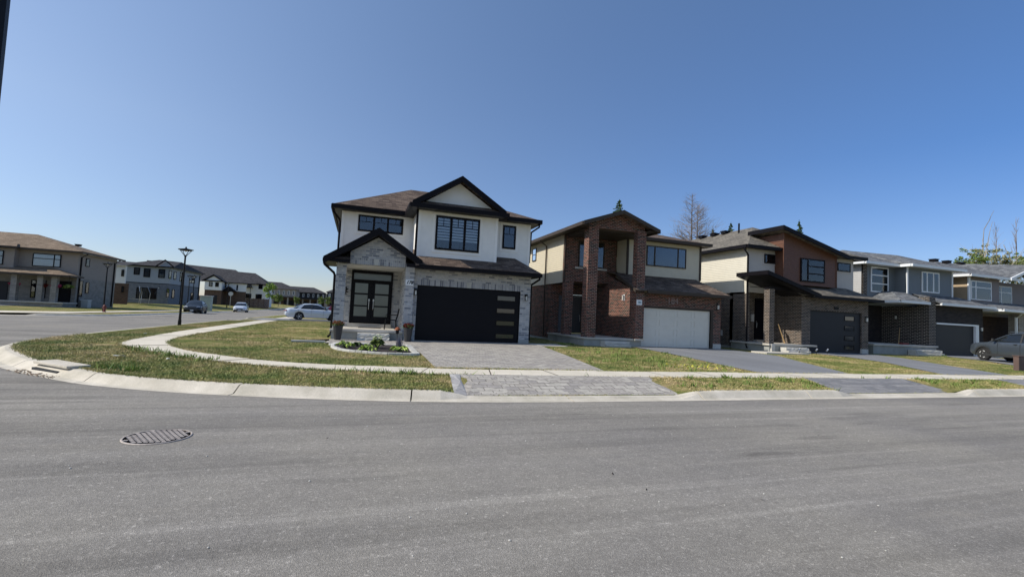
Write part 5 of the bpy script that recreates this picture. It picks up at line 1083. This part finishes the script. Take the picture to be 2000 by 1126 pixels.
# blue-grey house
yB=85.;xB=-27.9
HB=thing('house','two-storey blue-grey stucco house with charcoal hip roof facing the side street','house',(-31,88,.6))
xl,_=at(247,520,yB)
w=MB();w.box(xl,xB,yB,yB+.2,.3,3.75);w.box(xB-.2,xB,yB+.2,99.5,.3,3.75);w.build('wall','brick_slate',HB)
w=MB();w.box(xl,xB,yB,yB+.2,3.75,6.35);w.box(xB-.2,xB,yB+.2,99.5,3.75,6.35);w.slab([(-29.4,yB-.3,6.35),(xB-.0,yB-.3,6.35),(-28.4,yB-.3,7.3)],(0,.2,0));w.build('upper_wall','stucco_blue_grey',HB)
w=MB();w.box(xl-.02,xB+.03,yB-.03,yB,3.7,3.8);w.box(xB,xB+.03,yB,99.5,3.7,3.8);w.build('band','black_trim',HB)
roof_part(HB,'roof',[[(xl-.5,yB-.5,6.4),(xB+.5,yB-.5,6.4),(xB-.2,90,7.6),(-31.2,90,7.75)],[(xl-.5,yB-.5,6.4),(-31.2,90,7.75),(xl-.5,99,6.4)],[(xB+.5,yB-.5,6.4),(xB+.5,100,6.4),(-31,100,7.75),(-31.2,90,7.75),(xB-.2,90,7.6)]],'shingle_charcoal')
w=MB();w.box(xl-.55,xB+.55,yB-.6,yB-.48,6.25,6.42);w.box(xB+.48,xB+.6,yB-.48,100,6.25,6.42);rake(w,[(-29.7,6.4),(-28.5,7.5),(xB+.6,6.5)],.22,yB-.7,yB-.6);w.build('fascia','black_trim',HB)
wins(HB,oB,sB,[(390,325,455,415),(510,335,580,445),(690,345,760,455)],yB,fw=.12,back='interior_mid');wins(HB,oB,sB,[(420,565,655,712)],yB,fw=.12,cols=(.62,),name='patio_door')
wins(HB,oB,sB,[(812,360,835,465),(872,375,895,475),(950,380,975,500),(1060,470,1082,515),(1092,425,1122,520),(785,580,805,690),(850,590,870,700),(1078,630,1104,740)],xB,'r',fw=.1)
for y in (89.9,98.8): pipe(HB,[(xB+.52,y,6.25),(xB+.08,y,5.9),(xB+.08,y,.4)],'black_trim',.08)
wall_lamp(HB,Mf(yB),-29.2,3.1,'box')
# white gabled row house with brown garage storey
yC=112.
HC=thing('house','white row house with two-window gable above a brown brick garage','house',(-29,116,.6))
def ft(a,b_,y=yC): return at(oC[0]+a*sC,oC[1]+b_*sC,y)
x0,_=ft(325,500);x1,_=ft(540,500);zm=ft(430,555)[1];ze=ft(430,440)[1];zb=.5;x2,_=ft(700,500,yC+2);x3,_=ft(845,500,yC+2)
w=MB();w.box(x0,x1,yC,yC+.3,zb,zm);w.box(x1,x3,yC+2,yC+2.3,zb,zm);w.box(x1-.2,x1,yC+.3,yC+2,zb,zm);w.build('wall','brick_umber',HC)
w=MB();w.box(x0,x1,yC-.3,yC+.3,zm,ze);w.box(x1,x3,yC+2,yC+2.3,zm,ze-.1);w.box(x1-.2,x1,yC+.3,yC+2,zm,ze);w.slab([(x0,yC-.3,ze),(x1,yC-.3,ze),((x0+x1)/2,yC-.3,ze+1.0)],(0,.3,0));w.build('upper_wall','stucco_white',HC)
w=MB();xm=(x0+x1)/2;rake(w,[(x0-.5,ze+.0),(xm,ze+1.35),(x1+.5,ze+.0)],.25,yC-.6,yC-.45);w.box(x0-.3,x1+.3,yC-.5,yC-.3,ze-.12,ze+.1);w.box(x1,x3+.3,yC+1.6,yC+1.8,ze-.2,ze);w.build('fascia','black_trim',HC)
xr,zr_=ft(680,300,yC+9);xl_,zl_=ft(0,230,yC+9);xe,ze_=ft(960,345,yC+9)
roof_part(HC,'roof',[[(x0-.5,yC-.5,ze),(xm,yC-.5,ze+1.35),(xm,yC+4,ze+1.35),(x0-.5,yC+4,ze)],[(xm,yC-.5,ze+1.35),(x1+.5,yC-.5,ze),(x1+.5,yC+4,ze),(xm,yC+4,ze+1.35)],[(x0-12,yC+1,ze-.2),(x3+2,yC+1.6,ze-.05),(xr+.5,yC+9,zr_),(xl_-6,yC+9,zl_+.4)]],'shingle_charcoal')
wins(HC,oC,sC,[(378,452,418,512),(457,458,497,516)],yC-.3,fw=.12);wins(HC,oC,sC,[(560,462,592,525),(725,490,738,560)],yC+2,fw=.1)
g0,gz0=ft(355,735);g1,gz1=ft(480,622);gar_door(HC,g0,g1,zb,gz1,yC-.02,'garage_charcoal',4)
w=MB()
for k in range(7): pass
pa=[ft(535,600,yC+.6),ft(590,548,yC+.6),ft(670,600,yC+.6)]
w.slab([(pa[0][0],yC+.4,zm-.1),(pa[2][0]+.6,yC+.4,zm-.1),(pa[1][0]+.4,yC+.4,zm+1.0)],(0,1.6,0));w.build('porch_canopy','black_trim',HC)
# narrower white row units stepping down behind
for k,(a,b_,yy,lab) in enumerate(((690,840,121,'white row unit with narrow windows between gabled house and the tall end unit'),)):
    T=thing('house',lab,'house',(-26.5,yy+3,.6));xa,_=ft(a,500,yy);xb,_=ft(b_,500,yy);zt_=ft(760,455,yy)[1];zmm=ft(760,600,yy)[1]
    w=MB();w.box(xa,xb,yy,yy+.3,zmm,zt_);w.build('upper_wall','stucco_white',T);w=MB();w.box(xa,xb,yy,yy+.3,.4,zmm);w.build('wall','brick_umber',T)
    roof_part(T,'roof',[[(xa-.3,yy-.3,zt_),(xb+.3,yy-.3,zt_),(xb+.3,yy+5,zt_+2),(xa-.3,yy+5,zt_+2)]],'shingle_charcoal');wins(T,oC,sC,[(724,485,738,560),(795,500,806,570),(815,505,826,575)],yy,fw=.08)
    w=MB()
    for a2 in (715,780,835): xx,zz=ft(a2,430,yy-.5);w.slab([(xx-.45,yy-.6,zt_-.1),(xx+.45,yy-.6,zt_-.1),(xx,yy-.6,zt_+.9)],(0,.5,0))
    w.build('dormer_trim','black_trim',T)
yD=128.
HD=thing('house','white end unit with steep charcoal roof above the wooden fence','house',(-24,132,.7))
xa,_=ft(838,500,yD);xb,_=ft(1098,500,yD);ze=ft(960,478,yD)[1]
w=MB();w.box(xa,xb,yD,yD+.3,.5,ze);w.box(xb-.3,xb,yD+.3,yD+9,.5,ze);w.build('wall','stucco_white',HD)
x5,z5=ft(690,320,yD+5);x6,z6=ft(962,345,yD+5);roof_part(HD,'roof',[[(xa-.5,yD-.5,ze),(xb+.5,yD-.5,ze),(x6,yD+5,z6),(x5,yD+5,z5)],[(xb+.5,yD-.5,ze),(xb+.5,yD+10,ze),(x6,yD+5,z6)]],'shingle_charcoal')
w=MB();w.box(xa-.5,xb+.5,yD-.6,yD-.45,ze-.2,ze+.05);w.build('fascia','black_trim',HD)
wins(HD,oC,sC,[(862,482,910,515),(1002,490,1050,545),(965,605,1038,668),(830,598,905,660)],yD,fw=.14,cols=(.5,))
w=MB();q0,q1=ft(840,530,yD)[0],ft(930,530,yD)[0];w.box(q0,q1,yD-1.2,yD,ft(880,528,yD)[1],ft(880,518,yD)[1]);w.build('canopy','black_trim',HD)
yF=118.;xa,_=ft(805,700,yF);xb,_=ft(1128,700,yF);F_=thing('wooden_fence','brown vertical-board wooden fence below the white end unit','fence',((xa+xb)/2,yF,.5))
zt_=ft(960,665,yF)[1];n=int((xb-xa)/.16)
for a,b_ in ((0,n//2),(n//2,n)):
    mb=MB()
    for i in range(a,b_): mb.box(xa+i*.16,xa+i*.16+.145,yF,yF+.03,.3,zt_+.03*rng.random())
    mb.box(xa+a*.16,xa+b_*.16,yF+.03,yF+.08,.7,.8);mb.build('board_panel','fence_wood',F_)
for k in range(6): mb=MB();x=xa+(xb-xa)*k/5;mb.box(x-.07,x+.07,yF-.05,yF-.001,.3,zt_+.12);mb.build('post','fence_wood',F_)
yG=100.;F2=thing('wooden_fence','dark brown fence between the blue-grey house and the white row house','fence',(-26.5,yG,.5));xa,_=ft(245,690,yG);xb,_=ft(330,690,yG);mb=MB()
for i in range(int((xb-xa)/.16)): mb.box(xa+i*.16,xa+i*.16+.145,yG,yG+.03,.3,2.3+.03*rng.random())
mb.build('board_panel','fence_wood',F2)
for x in (xa,xb): mb=MB();mb.box(x-.07,x+.07,yG-.05,yG-.001,.3,2.4);mb.build('post','fence_wood',F2)
# dark row houses at the end of the street
def rowhouse(a0,a1,ye,ze1,ridge,y,label,units,mat='brick_slate',pw=None):
    xa,_=ft(a0,550,y);xb,_=ft(a1,550,y);e0=ft(a0,ye,y)[1];e1=ft(a1,ze1,y)[1];ze=(e0+e1)/2;zb=float(zr(y))+.05
    T=thing('row_house',label,'row house',((xa+xb)/2,y+4,zb),'dark row houses at the end of the side street')
    zm=zb+(ze-zb)*.52;w=MB();w.box(xa,xb,y,y+.3,zm,ze);w.box(xb-.3,xb,y+.3,y+9,zb,ze);w.build('upper_wall','garage_charcoal' if pw is None else pw,T)
    w=MB();w.box(xa,xb,y+1.5,y+1.8,zb,zm);w.build('wall','brick_umber',T)
    (ra,rb),(rc,rd)=ridge;r0=ft(ra,rb,y+6);r1=ft(rc,rd,y+6);roof_part(T,'roof',[[(xa-.5,y-.5,ze),(xb+.5,y-.5,ze),(r1[0],y+6,r1[1]),(r0[0],y+6,r0[1])],[(xb+.5,y-.5,ze),(xb+.5,y+12,ze),(r1[0],y+6,r1[1])],[(xa-.5,y-.5,ze),(r0[0],y+6,r0[1]),(xa-.5,y+12,ze)]],'shingle_charcoal')
    w=MB();w.box(xa,xb,y-1.2,y+.0,zm-.1,zm+.25);w.build('porch_canopy','brown_trim',T)
    n=units*3;st=(xb-xa)/n
    for i in range(n): c=xa+st*(i+.5);window(T,Mf(y),c-st*.17,c+st*.17,zm+.9,ze-.5,'white_trim',fw=.12,back='interior_mid')
    for i in range(units*2+1): c=xa+(xb-xa)*i/(units*2);w=MB();w.box(c-.25,c+.25,y-1.1,y-.7,zb,zm-.1);w.build('column','brick_taupe',T)
    for i in range(units): c=xa+(xb-xa)*(i+.5)/units;gar_door(T,c-1.6,c+1.6,zb,zb+2.2,y+1.45,'garage_charcoal',4)
rowhouse(1100,1475,533,548,((1060,445),(1290,460)),188,'dark row houses with pale upper windows just right of the young tree, nearest of three',2,pw='stucco_greige')
rowhouse(1475,1850,572,605,((1370,505),(1700,525)),205,'dark row houses behind the roofs of the white sedan, middle of three',2)
rowhouse(1868,2060,580,590,((1960,540),(2100,545)),190,'dark row house just left of the grey brick house, rightmost of three',1)
# ------------------------------------------------------------ trees
def leafcards(mb,c,n,rad,size,flat=1.):
    for _ in range(n):
        d=rng.normal(0,1,3);d/=np.linalg.norm(d);q=np.array(c)+d*np.array(rad)*rng.uniform(.35,1)**.6
        a=rng.normal(0,1,3);a/=np.linalg.norm(a);b2=np.cross(a,rng.normal(0,1,3));b2/=np.linalg.norm(b2);s=size*rng.uniform(.6,1.4)
        mb.add([q+a*s,q+b2*s*.5,q-a*s,q-b2*s*.5],[(0,1,2,3)])
def young_tree(x,y,zb,h,r_,label,leafm='leaf_mid'):
    T=thing('young_tree',label,'tree',(x,y,zb),'young street trees');mb=MB();mb.tube([(x,y,zb),(x+.05,y,zb+h*.45),(x,y,zb+h*.9)],.09,7,.02)
    for k in range(9): a=rng.uniform(0,6.28);z=zb+h*rng.uniform(.35,.7);mb.tube([(x,y,z),(x+r_*.8*math.cos(a),y+r_*.8*math.sin(a),z+h*.22)],.035,5,.01)
    mb.build('trunk','bark',T);mb=MB()
    for k in range(22): a=rng.uniform(0,6.28);q=r_*rng.uniform(.1,.75);z=zb+h*rng.uniform(.42,.92);leafcards(mb,(x+q*math.cos(a),y+q*math.sin(a),z),46,(r_*.33,r_*.33,h*.09),.17)
    mb.build('crown',leafm,T)
x,z=at(524,602,112);young_tree(x,112,.55,5.6,1.45,'bright green young street tree beside the end of the wooden fence','leaf_bright')
for u_,yy,hh,lab in ((543,150,4.2,'small green young tree in front of the nearest dark row house'),(577,160,3.6,'small yellow-green young tree in front of the middle dark row house'),(627,170,4.2,'young tree left of two behind the red sedan'),(640,168,4.2,'young tree right of two behind the red sedan')):
    x,z=at(u_,598,yy);young_tree(x,yy,float(zr(yy)),hh,1.2,lab)
def branchy(mb,p0,d,L,r_,depth,spread=.5,droop=0,n=3):
    p0=np.array(p0,float);d=np.array(d,float);d/=np.linalg.norm(d);pts=[p0];dd=d.copy()
    for i in range(4): dd=dd+rng.normal(0,.09,3)+np.array([0,0,droop]);dd/=np.linalg.norm(dd);pts.append(pts[-1]+dd*L/4)
    mb.tube(pts,r_,4 if depth<2 else 6,r_*.35,cap=False)
    if depth>0:
        for k in range(n):
            i=rng.integers(1,5);nd_=dd+rng.normal(0,spread,3);branchy(mb,pts[i],nd_,L*rng.uniform(.4,.65),r_*.5,depth-1,spread,droop,n)
    return pts
def bare_conifer(x,y,zb,h,r_,label):
    T=thing('bare_tree',label,'tree',(x,y,zb),'bare conifers behind the houses');mb=MB();mb.tube([(x,y,zb),(x+.1,y,zb+h*.5),(x,y,zb+h)],.22,7,.02);mb.build('trunk','bark',T);mb=MB()
    n=150
    for k in range(n):
        t=.28+.7*(k/n)**.9;z=zb+h*t;L=r_*(1.02-t)**.75*rng.uniform(.55,1.15)+.12;a=rng.uniform(0,6.28);branchy(mb,(x,y,z),(math.cos(a),math.sin(a),.1+.35*t),L,.034*(1.15-t)+.010,1 if L>.5 else 0,.42,.05,7)
    mb.build('crown','bare_twig',T)
x,z=at(1352,378,44);bare_conifer(x,44,.2,z-.2,4.6,'bare grey conifer, left and taller of the pair behind the red brick house')
x,z=at(1360,398,45);bare_conifer(x+.2,45,.2,z-.2,5.6,'bare grey conifer, right and shorter of the pair behind the red brick house')
def conifer(u_,v_,y,label,r_=1.9,top=7):
    x,zt_=at(u_,v_,y);T=thing('conifer',label,'tree',(x,y,.2),'green conifers behind the houses');mb=MB();mb.tube([(x,y,.2),(x,y,zt_)],.2,7,.02);mb.build('trunk','bark',T);mb=MB()
    for k in range(230):
        t=(k/230)**.8;z=zt_-t*top;L=(.06+r_*t)*rng.uniform(.55,1.2);a=rng.uniform(0,6.28);tip=np.array([x+L*math.cos(a),y+L*math.sin(a),z-.15*L+rng.uniform(-.1,.1)])
        for j in range(5): f=(j+1)/5;q=np.array([x,y,z])*(1-f)+tip*f;leafcards(mb,q,4,(.09,.09,.06),.085)
    leafcards(mb,(x,y,zt_+.02),10,(.05,.05,.3),.07)
    mb.build('crown','needle',T)
conifer(1210,392,40,'green conifer tip showing above the red brick gable',3.6);conifer(1428,437,46,'small dark conifer tip above the roof vents of the brown brick house',3.4);conifer(1561,433,46,'dark conifer tip behind the sloping brown roof',2.0)
conifer(1392,448,47,'small dark conifer tip at the right foot of the bare pair',2.4)
def broadleaf(x,y,zt_,r_,label,mat='leaf_mixed'):
    T=thing('leafy_tree',label,'tree',(x,y,.2),'trees behind the tan house');mb=MB()
    for k in range(5): branchy(mb,(x+rng.normal(0,.3),y,.2 if k==0 else zt_*.45),(rng.normal(0,.35),rng.normal(0,.3),1),zt_*(.72 if k==0 else .38),.15 if k==0 else .07,2,.4,0,3)
    mb.build('trunk','pale_bark',T);mb=MB()
    for k in range(95): q=rng.normal(0,1,3);q/=np.linalg.norm(q);q*=rng.uniform(.35,1.12);leafcards(mb,(x+q[0]*r_*1.15,y+q[1]*r_*.7,zt_-r_*1.0+q[2]*r_*1.0),int(rng.integers(14,42)),(r_*.15,r_*.15,r_*.09),.11)
    mb.build('crown',mat,T)
yT=33.
for u_,v_,r_,m_,lab in ((1900,486,2.1,'leaf_mid','leafy tree with blue-green foliage, left of the group above the tan house roof'),(1926,478,2.3,'leaf_mixed','leafy tree with yellowing foliage in the middle of the group above the tan house roof'),(1962,496,2.1,'leaf_mixed','leafy tree right of the group above the tan house roof'),(1996,495,1.7,'leaf_mid','leafy tree cut by the right edge of the picture above the tan house roof')):
    x,z=at(u_,v_,yT);broadleaf(x,yT,z,r_,lab,m_)
for u_,v_,lab in ((1945,440,'thin bare branches rising above the leafy trees, left of two'),(1984,428,'tall bare trunk with twigs at the right edge, right of two')):
    x,z=at(u_,v_,yT+1);T=thing('bare_tree',lab,'tree',(x,yT+1,.2),'bare trunks among the leafy trees');mb=MB();mb.tube([(x,yT+1,.2),(x+.1,yT+1,z*.6),(x,yT+1,z)],.15,7,.01);mb.build('trunk','bare_twig',T);mb=MB()
    for k in range(26): t=.5+.48*k/26;a=rng.uniform(0,6.28);branchy(mb,(x,yT+1,z*t),(math.cos(a)*.35,math.sin(a)*.35,1),2.2*(1.15-t)+.3,.018,1,.3,.05,4)
    mb.build('crown','bare_twig',T)
# ------------------------------------------------------------ small things
def planter(x,y,zb,h,label,flm):
    T=thing('planter',label,'planter',(x,y,zb),'tall black planters with flowers beside the porch steps');mb=MB();mb.lathe([(.13,0),(.19,h-.04),(.205,h-.04),(.205,h),(.17,h),(.165,h-.03)],20,(x,y,zb));mb.build('pot','planter_black',T)
    mb=MB();leafcards(mb,(x,y,zb+h+.06),150,(.24,.24,.1),.05);mb.build('foliage','leaf_dark',T);mb=MB();leafcards(mb,(x,y,zb+h+.1),170,(.25,.25,.1),.04);mb.build('flowers',flm,T);return T
planter(-.72,20.0,.285,.56,'tall black planter with orange-brown flowers in front of the left porch column','petal_orange')
planter(2.03,19.95,.285,.56,'tall black planter with dark red flowers in front of the pillar with the 178 plaque','petal_red')
def hosta(x,y,r_,label,mat='leaf_hosta',n=40,h=.21,name='hosta',cat='plant',grp='leafy plants in the mulch bed'):
    z=hb1(x,y)+.05;T=thing(name,label,cat,(x,y,z),grp);mb=MB();st_=MB()
    for k in range(n):
        a=rng.uniform(0,6.28);q=r_*rng.uniform(.35,1);zz=z+h*rng.uniform(.5,1.1)*(1.15-q/r_*.6);c,s_=math.cos(a),math.sin(a);w_=.055*rng.uniform(.8,1.3);l=.14*rng.uniform(.8,1.3)
        b0=np.array([x+c*(q-l*.5),y+s_*(q-l*.5),zz]);m0=np.array([x+c*q,y+s_*q,zz+.025]);t0=np.array([x+c*(q+l*.6),y+s_*(q+l*.6),zz-.05]);sd_=np.array([-s_,c,0])*w_
        mb.add([b0,m0+sd_,t0,m0-sd_],[(0,1,2,3)]);st_.tube([(x+c*.02,y+s_*.02,z),b0],.006,3,cap=False)
    mb.build('leaves',mat,T);st_.build('stems','leaf_dark',T);return T
hosta(-.33,16.3,.27,'yellow-green leafy plant at the left end of the mulch bed');hosta(.37,15.15,.25,'yellow-green leafy plant at the front edge of the mulch bed');hosta(1.32,15.05,.28,'yellow-green leafy plant at the right front of the mulch bed, nearest the driveway')
T=hosta(.68,16.3,.2,'round shrub with pale creamy flower heads in the middle of the mulch bed','leaf_mid',80,.36,'flowering_shrub','shrub');mb=MB();leafcards(mb,(.68,16.3,hb1(.68,16.3)+.40),110,(.18,.18,.12),.028);mb.build('blossoms','petal_cream',T)
T=thing('spiky_plant','dark silvery spiky plant at the back right of the mulch bed','plant',(1.45,16.9,hb1(1.45,16.9)+.04));mb=MB()
for k in range(70):
    a=rng.uniform(0,6.28);q=rng.uniform(.02,.2);h_=rng.uniform(.25,.5);z=hb1(1.45,16.9);b0=np.array([1.45+q*.4*math.cos(a),16.9+q*.4*math.sin(a),z]);t0=b0+np.array([q*.8*math.cos(a),q*.8*math.sin(a),h_]);sd_=np.array([-math.sin(a),math.cos(a),0])*.016;mb.add([b0-sd_,b0+sd_,t0],[(0,1,2)])
mb.build('leaves','leaf_silver',T)
T=thing('garden_lantern','small garden lantern with orange-brown top on a stake behind the spiky plant','garden lantern',(1.38,17.2,hb1(1.38,17.2)));z=hb1(1.38,17.2);mb=MB();mb.tube([(1.38,17.2,z),(1.38,17.2,z+.5)],.012,6);mb.lathe([(.05,.5),(.06,.52),(.06,.6),(.05,.62)],10,(1.38,17.2,z));mb.build('stake','metal_black',T);mb=MB();mb.lathe([(.11,.62),(.09,.68),(.02,.73)],12,(1.38,17.2,z));mb.build('cap','petal_orange',T)
hosta(0.05,16.9,.13,'small reddish low plant beside the left leafy plant','leaf_dark',26,.14,'low_plant','plant')
# porch chair (wrought metal)
cx_,cy_,cz=1.42,21.75,.68;T=thing('patio_chair','black metal patio chair on the porch beside the double door','chair',(cx_,cy_,cz));mb=MB()
mb.box(cx_-.24,cx_+.24,cy_-.24,cy_+.24,cz+.42,cz+.45);mb.build('seat','metal_black',T)
mb=MB()
for k in range(7): a=-.24+.48*k/6;mb.tube([(cx_+.24,cy_+a,cz+.45),(cx_+.30,cy_+a,cz+.7),(cx_+.33,cy_+a*.9,cz+.92)],.012,5)
mb.tube([(cx_+.33,cy_-.24,cz+.90),(cx_+.34,cy_,cz+.95),(cx_+.33,cy_+.24,cz+.90)],.02,6)
for k in range(4): mb.tube([(cx_+.26,cy_-.24+.12*k,cz+.5),(cx_+.32,cy_-.12+.12*k,cz+.86)],.008,4)
mb.build('backrest','metal_black',T)
for sx_,sy_ in ((-1,-1),(-1,1),(1,-1),(1,1)): mb=MB();mb.tube([(cx_+sx_*.22,cy_+sy_*.22,cz+.42),(cx_+sx_*.26,cy_+sy_*.24,cz)],.015,6);mb.build('leg','metal_black',T)
for sy_ in (-1,1): mb=MB();mb.tube([(cx_+.29,cy_+sy_*.25,cz+.66),(cx_-.2,cy_+sy_*.27,cz+.66),(cx_-.24,cy_+sy_*.26,cz+.45)],.015,6);mb.build('armrest','metal_black',T)
mb=MB();mb.box(.05,1.05,22.45,22.9,.681,.70);mb.build('doormat','mulch',label='dark flat doormat on the porch before the double door',cat='doormat')
mb=MB();mb.slab([(-1.0,19.6,.29),(-1.0,19.5,.33),(-2.2,18.9,.29),(-2.3,19.1,.27)],(0,.0,-.03));mb.build('drain_board','board_dark',label='thin dark board lying on the lawn left of the porch',cat='board')
mb=MB();mb.box(-2.25,-1.1,18.75,18.95,.24,.30);mb.build('splash_block','limestone',label='pale concrete strip lying on the lawn left of the porch',cat='splash block')
# plywood sheet leaning in the third porch
T=MB();T.slab([(23.35,20.7,.73),(23.62,21.0,.73),(23.55,21.3,1.8),(23.2,21.05,1.82)],(.02,-.01,0));T.build('plywood_sheet','plywood',label='tan plywood sheet leaning inside the brown brick porch',cat='plywood sheet')
for x,y,lab in ((22.45,19.0,'left of three small ground spotlights before the brown brick garage'),(23.62,18.95,'middle of three small ground spotlights before the brown brick garage'),(24.6,19.1,'right of three small ground spotlights before the brown brick garage')):
    z=hb1(x,y);T=thing('ground_spotlight',lab,'spotlight',(x,y,z),'small spotlights on stakes');mb=MB();mb.tube([(x,y,z),(x-.02,y,z+.2)],.012,6);mb.build('stake','metal_black',T);mb=MB();mb.tube([(x-.06,y,z+.2),(x+.0,y,z+.27),(x+.04,y-.02,z+.31)],.045,8);mb.build('lamp_head','metal_steel',T)
# post at right edge, scooter-like red item and broom on the fourth porch
T=thing('wooden_post','short square brown wooden post on the lawn at the right edge of the picture','post',(28.35,12.95,.22));x,z0=28.42,.2;mb=MB();mb.box(28.2,28.75,12.9,13.1,.15,.84);mb.build('post','wood_post',T,bevel=.02);mb=MB();mb.box(28.17,28.78,12.87,13.13,.841,.875);mb.build('cap','wood_post',T,bevel=.01)
mb=MB();mb.tube([(34.2,21.6,.92),(35.9,22.6,2.0)],.02,6);mb.build('broom_handle','plywood',label='thin pole leaning against the brick on the charcoal brick porch',cat='pole')
mb=MB();mb.box(34.3,34.9,21.4,21.7,.90,1.0);mb.build('doormat','petal_red',label='small dark red mat at the edge of the charcoal brick porch',cat='doormat')
# trampoline behind the blue-grey house's lawn
T=thing('trampoline','round trampoline with tall curved poles on the lawn before the blue-grey house','trampoline',(-30.5,80.5,.6));mb=MB();mb.lathe([(1.75,1.25),(1.95,1.27),(1.95,1.3),(1.75,1.3)],28,(-30.9,80.5,0));mb.build('frame','metal_steel',T);mb=MB();mb.lathe([(1.7,1.27),(1.7,1.275),(.01,1.275)],28,(-30.9,80.5,0));mb.build('mat','metal_black',T)
for k in range(6): a=2*math.pi*k/6+.3;c,s_=math.cos(a),math.sin(a);mb=MB();mb.tube([(-30.9+2*c,80.5+2*s_,.5),(-30.9+2.1*c,80.5+2.1*s_,2.2),(-30.9+1.75*c,80.5+1.75*s_,3.1)],.03,6);mb.build('pole','metal_steel',T)
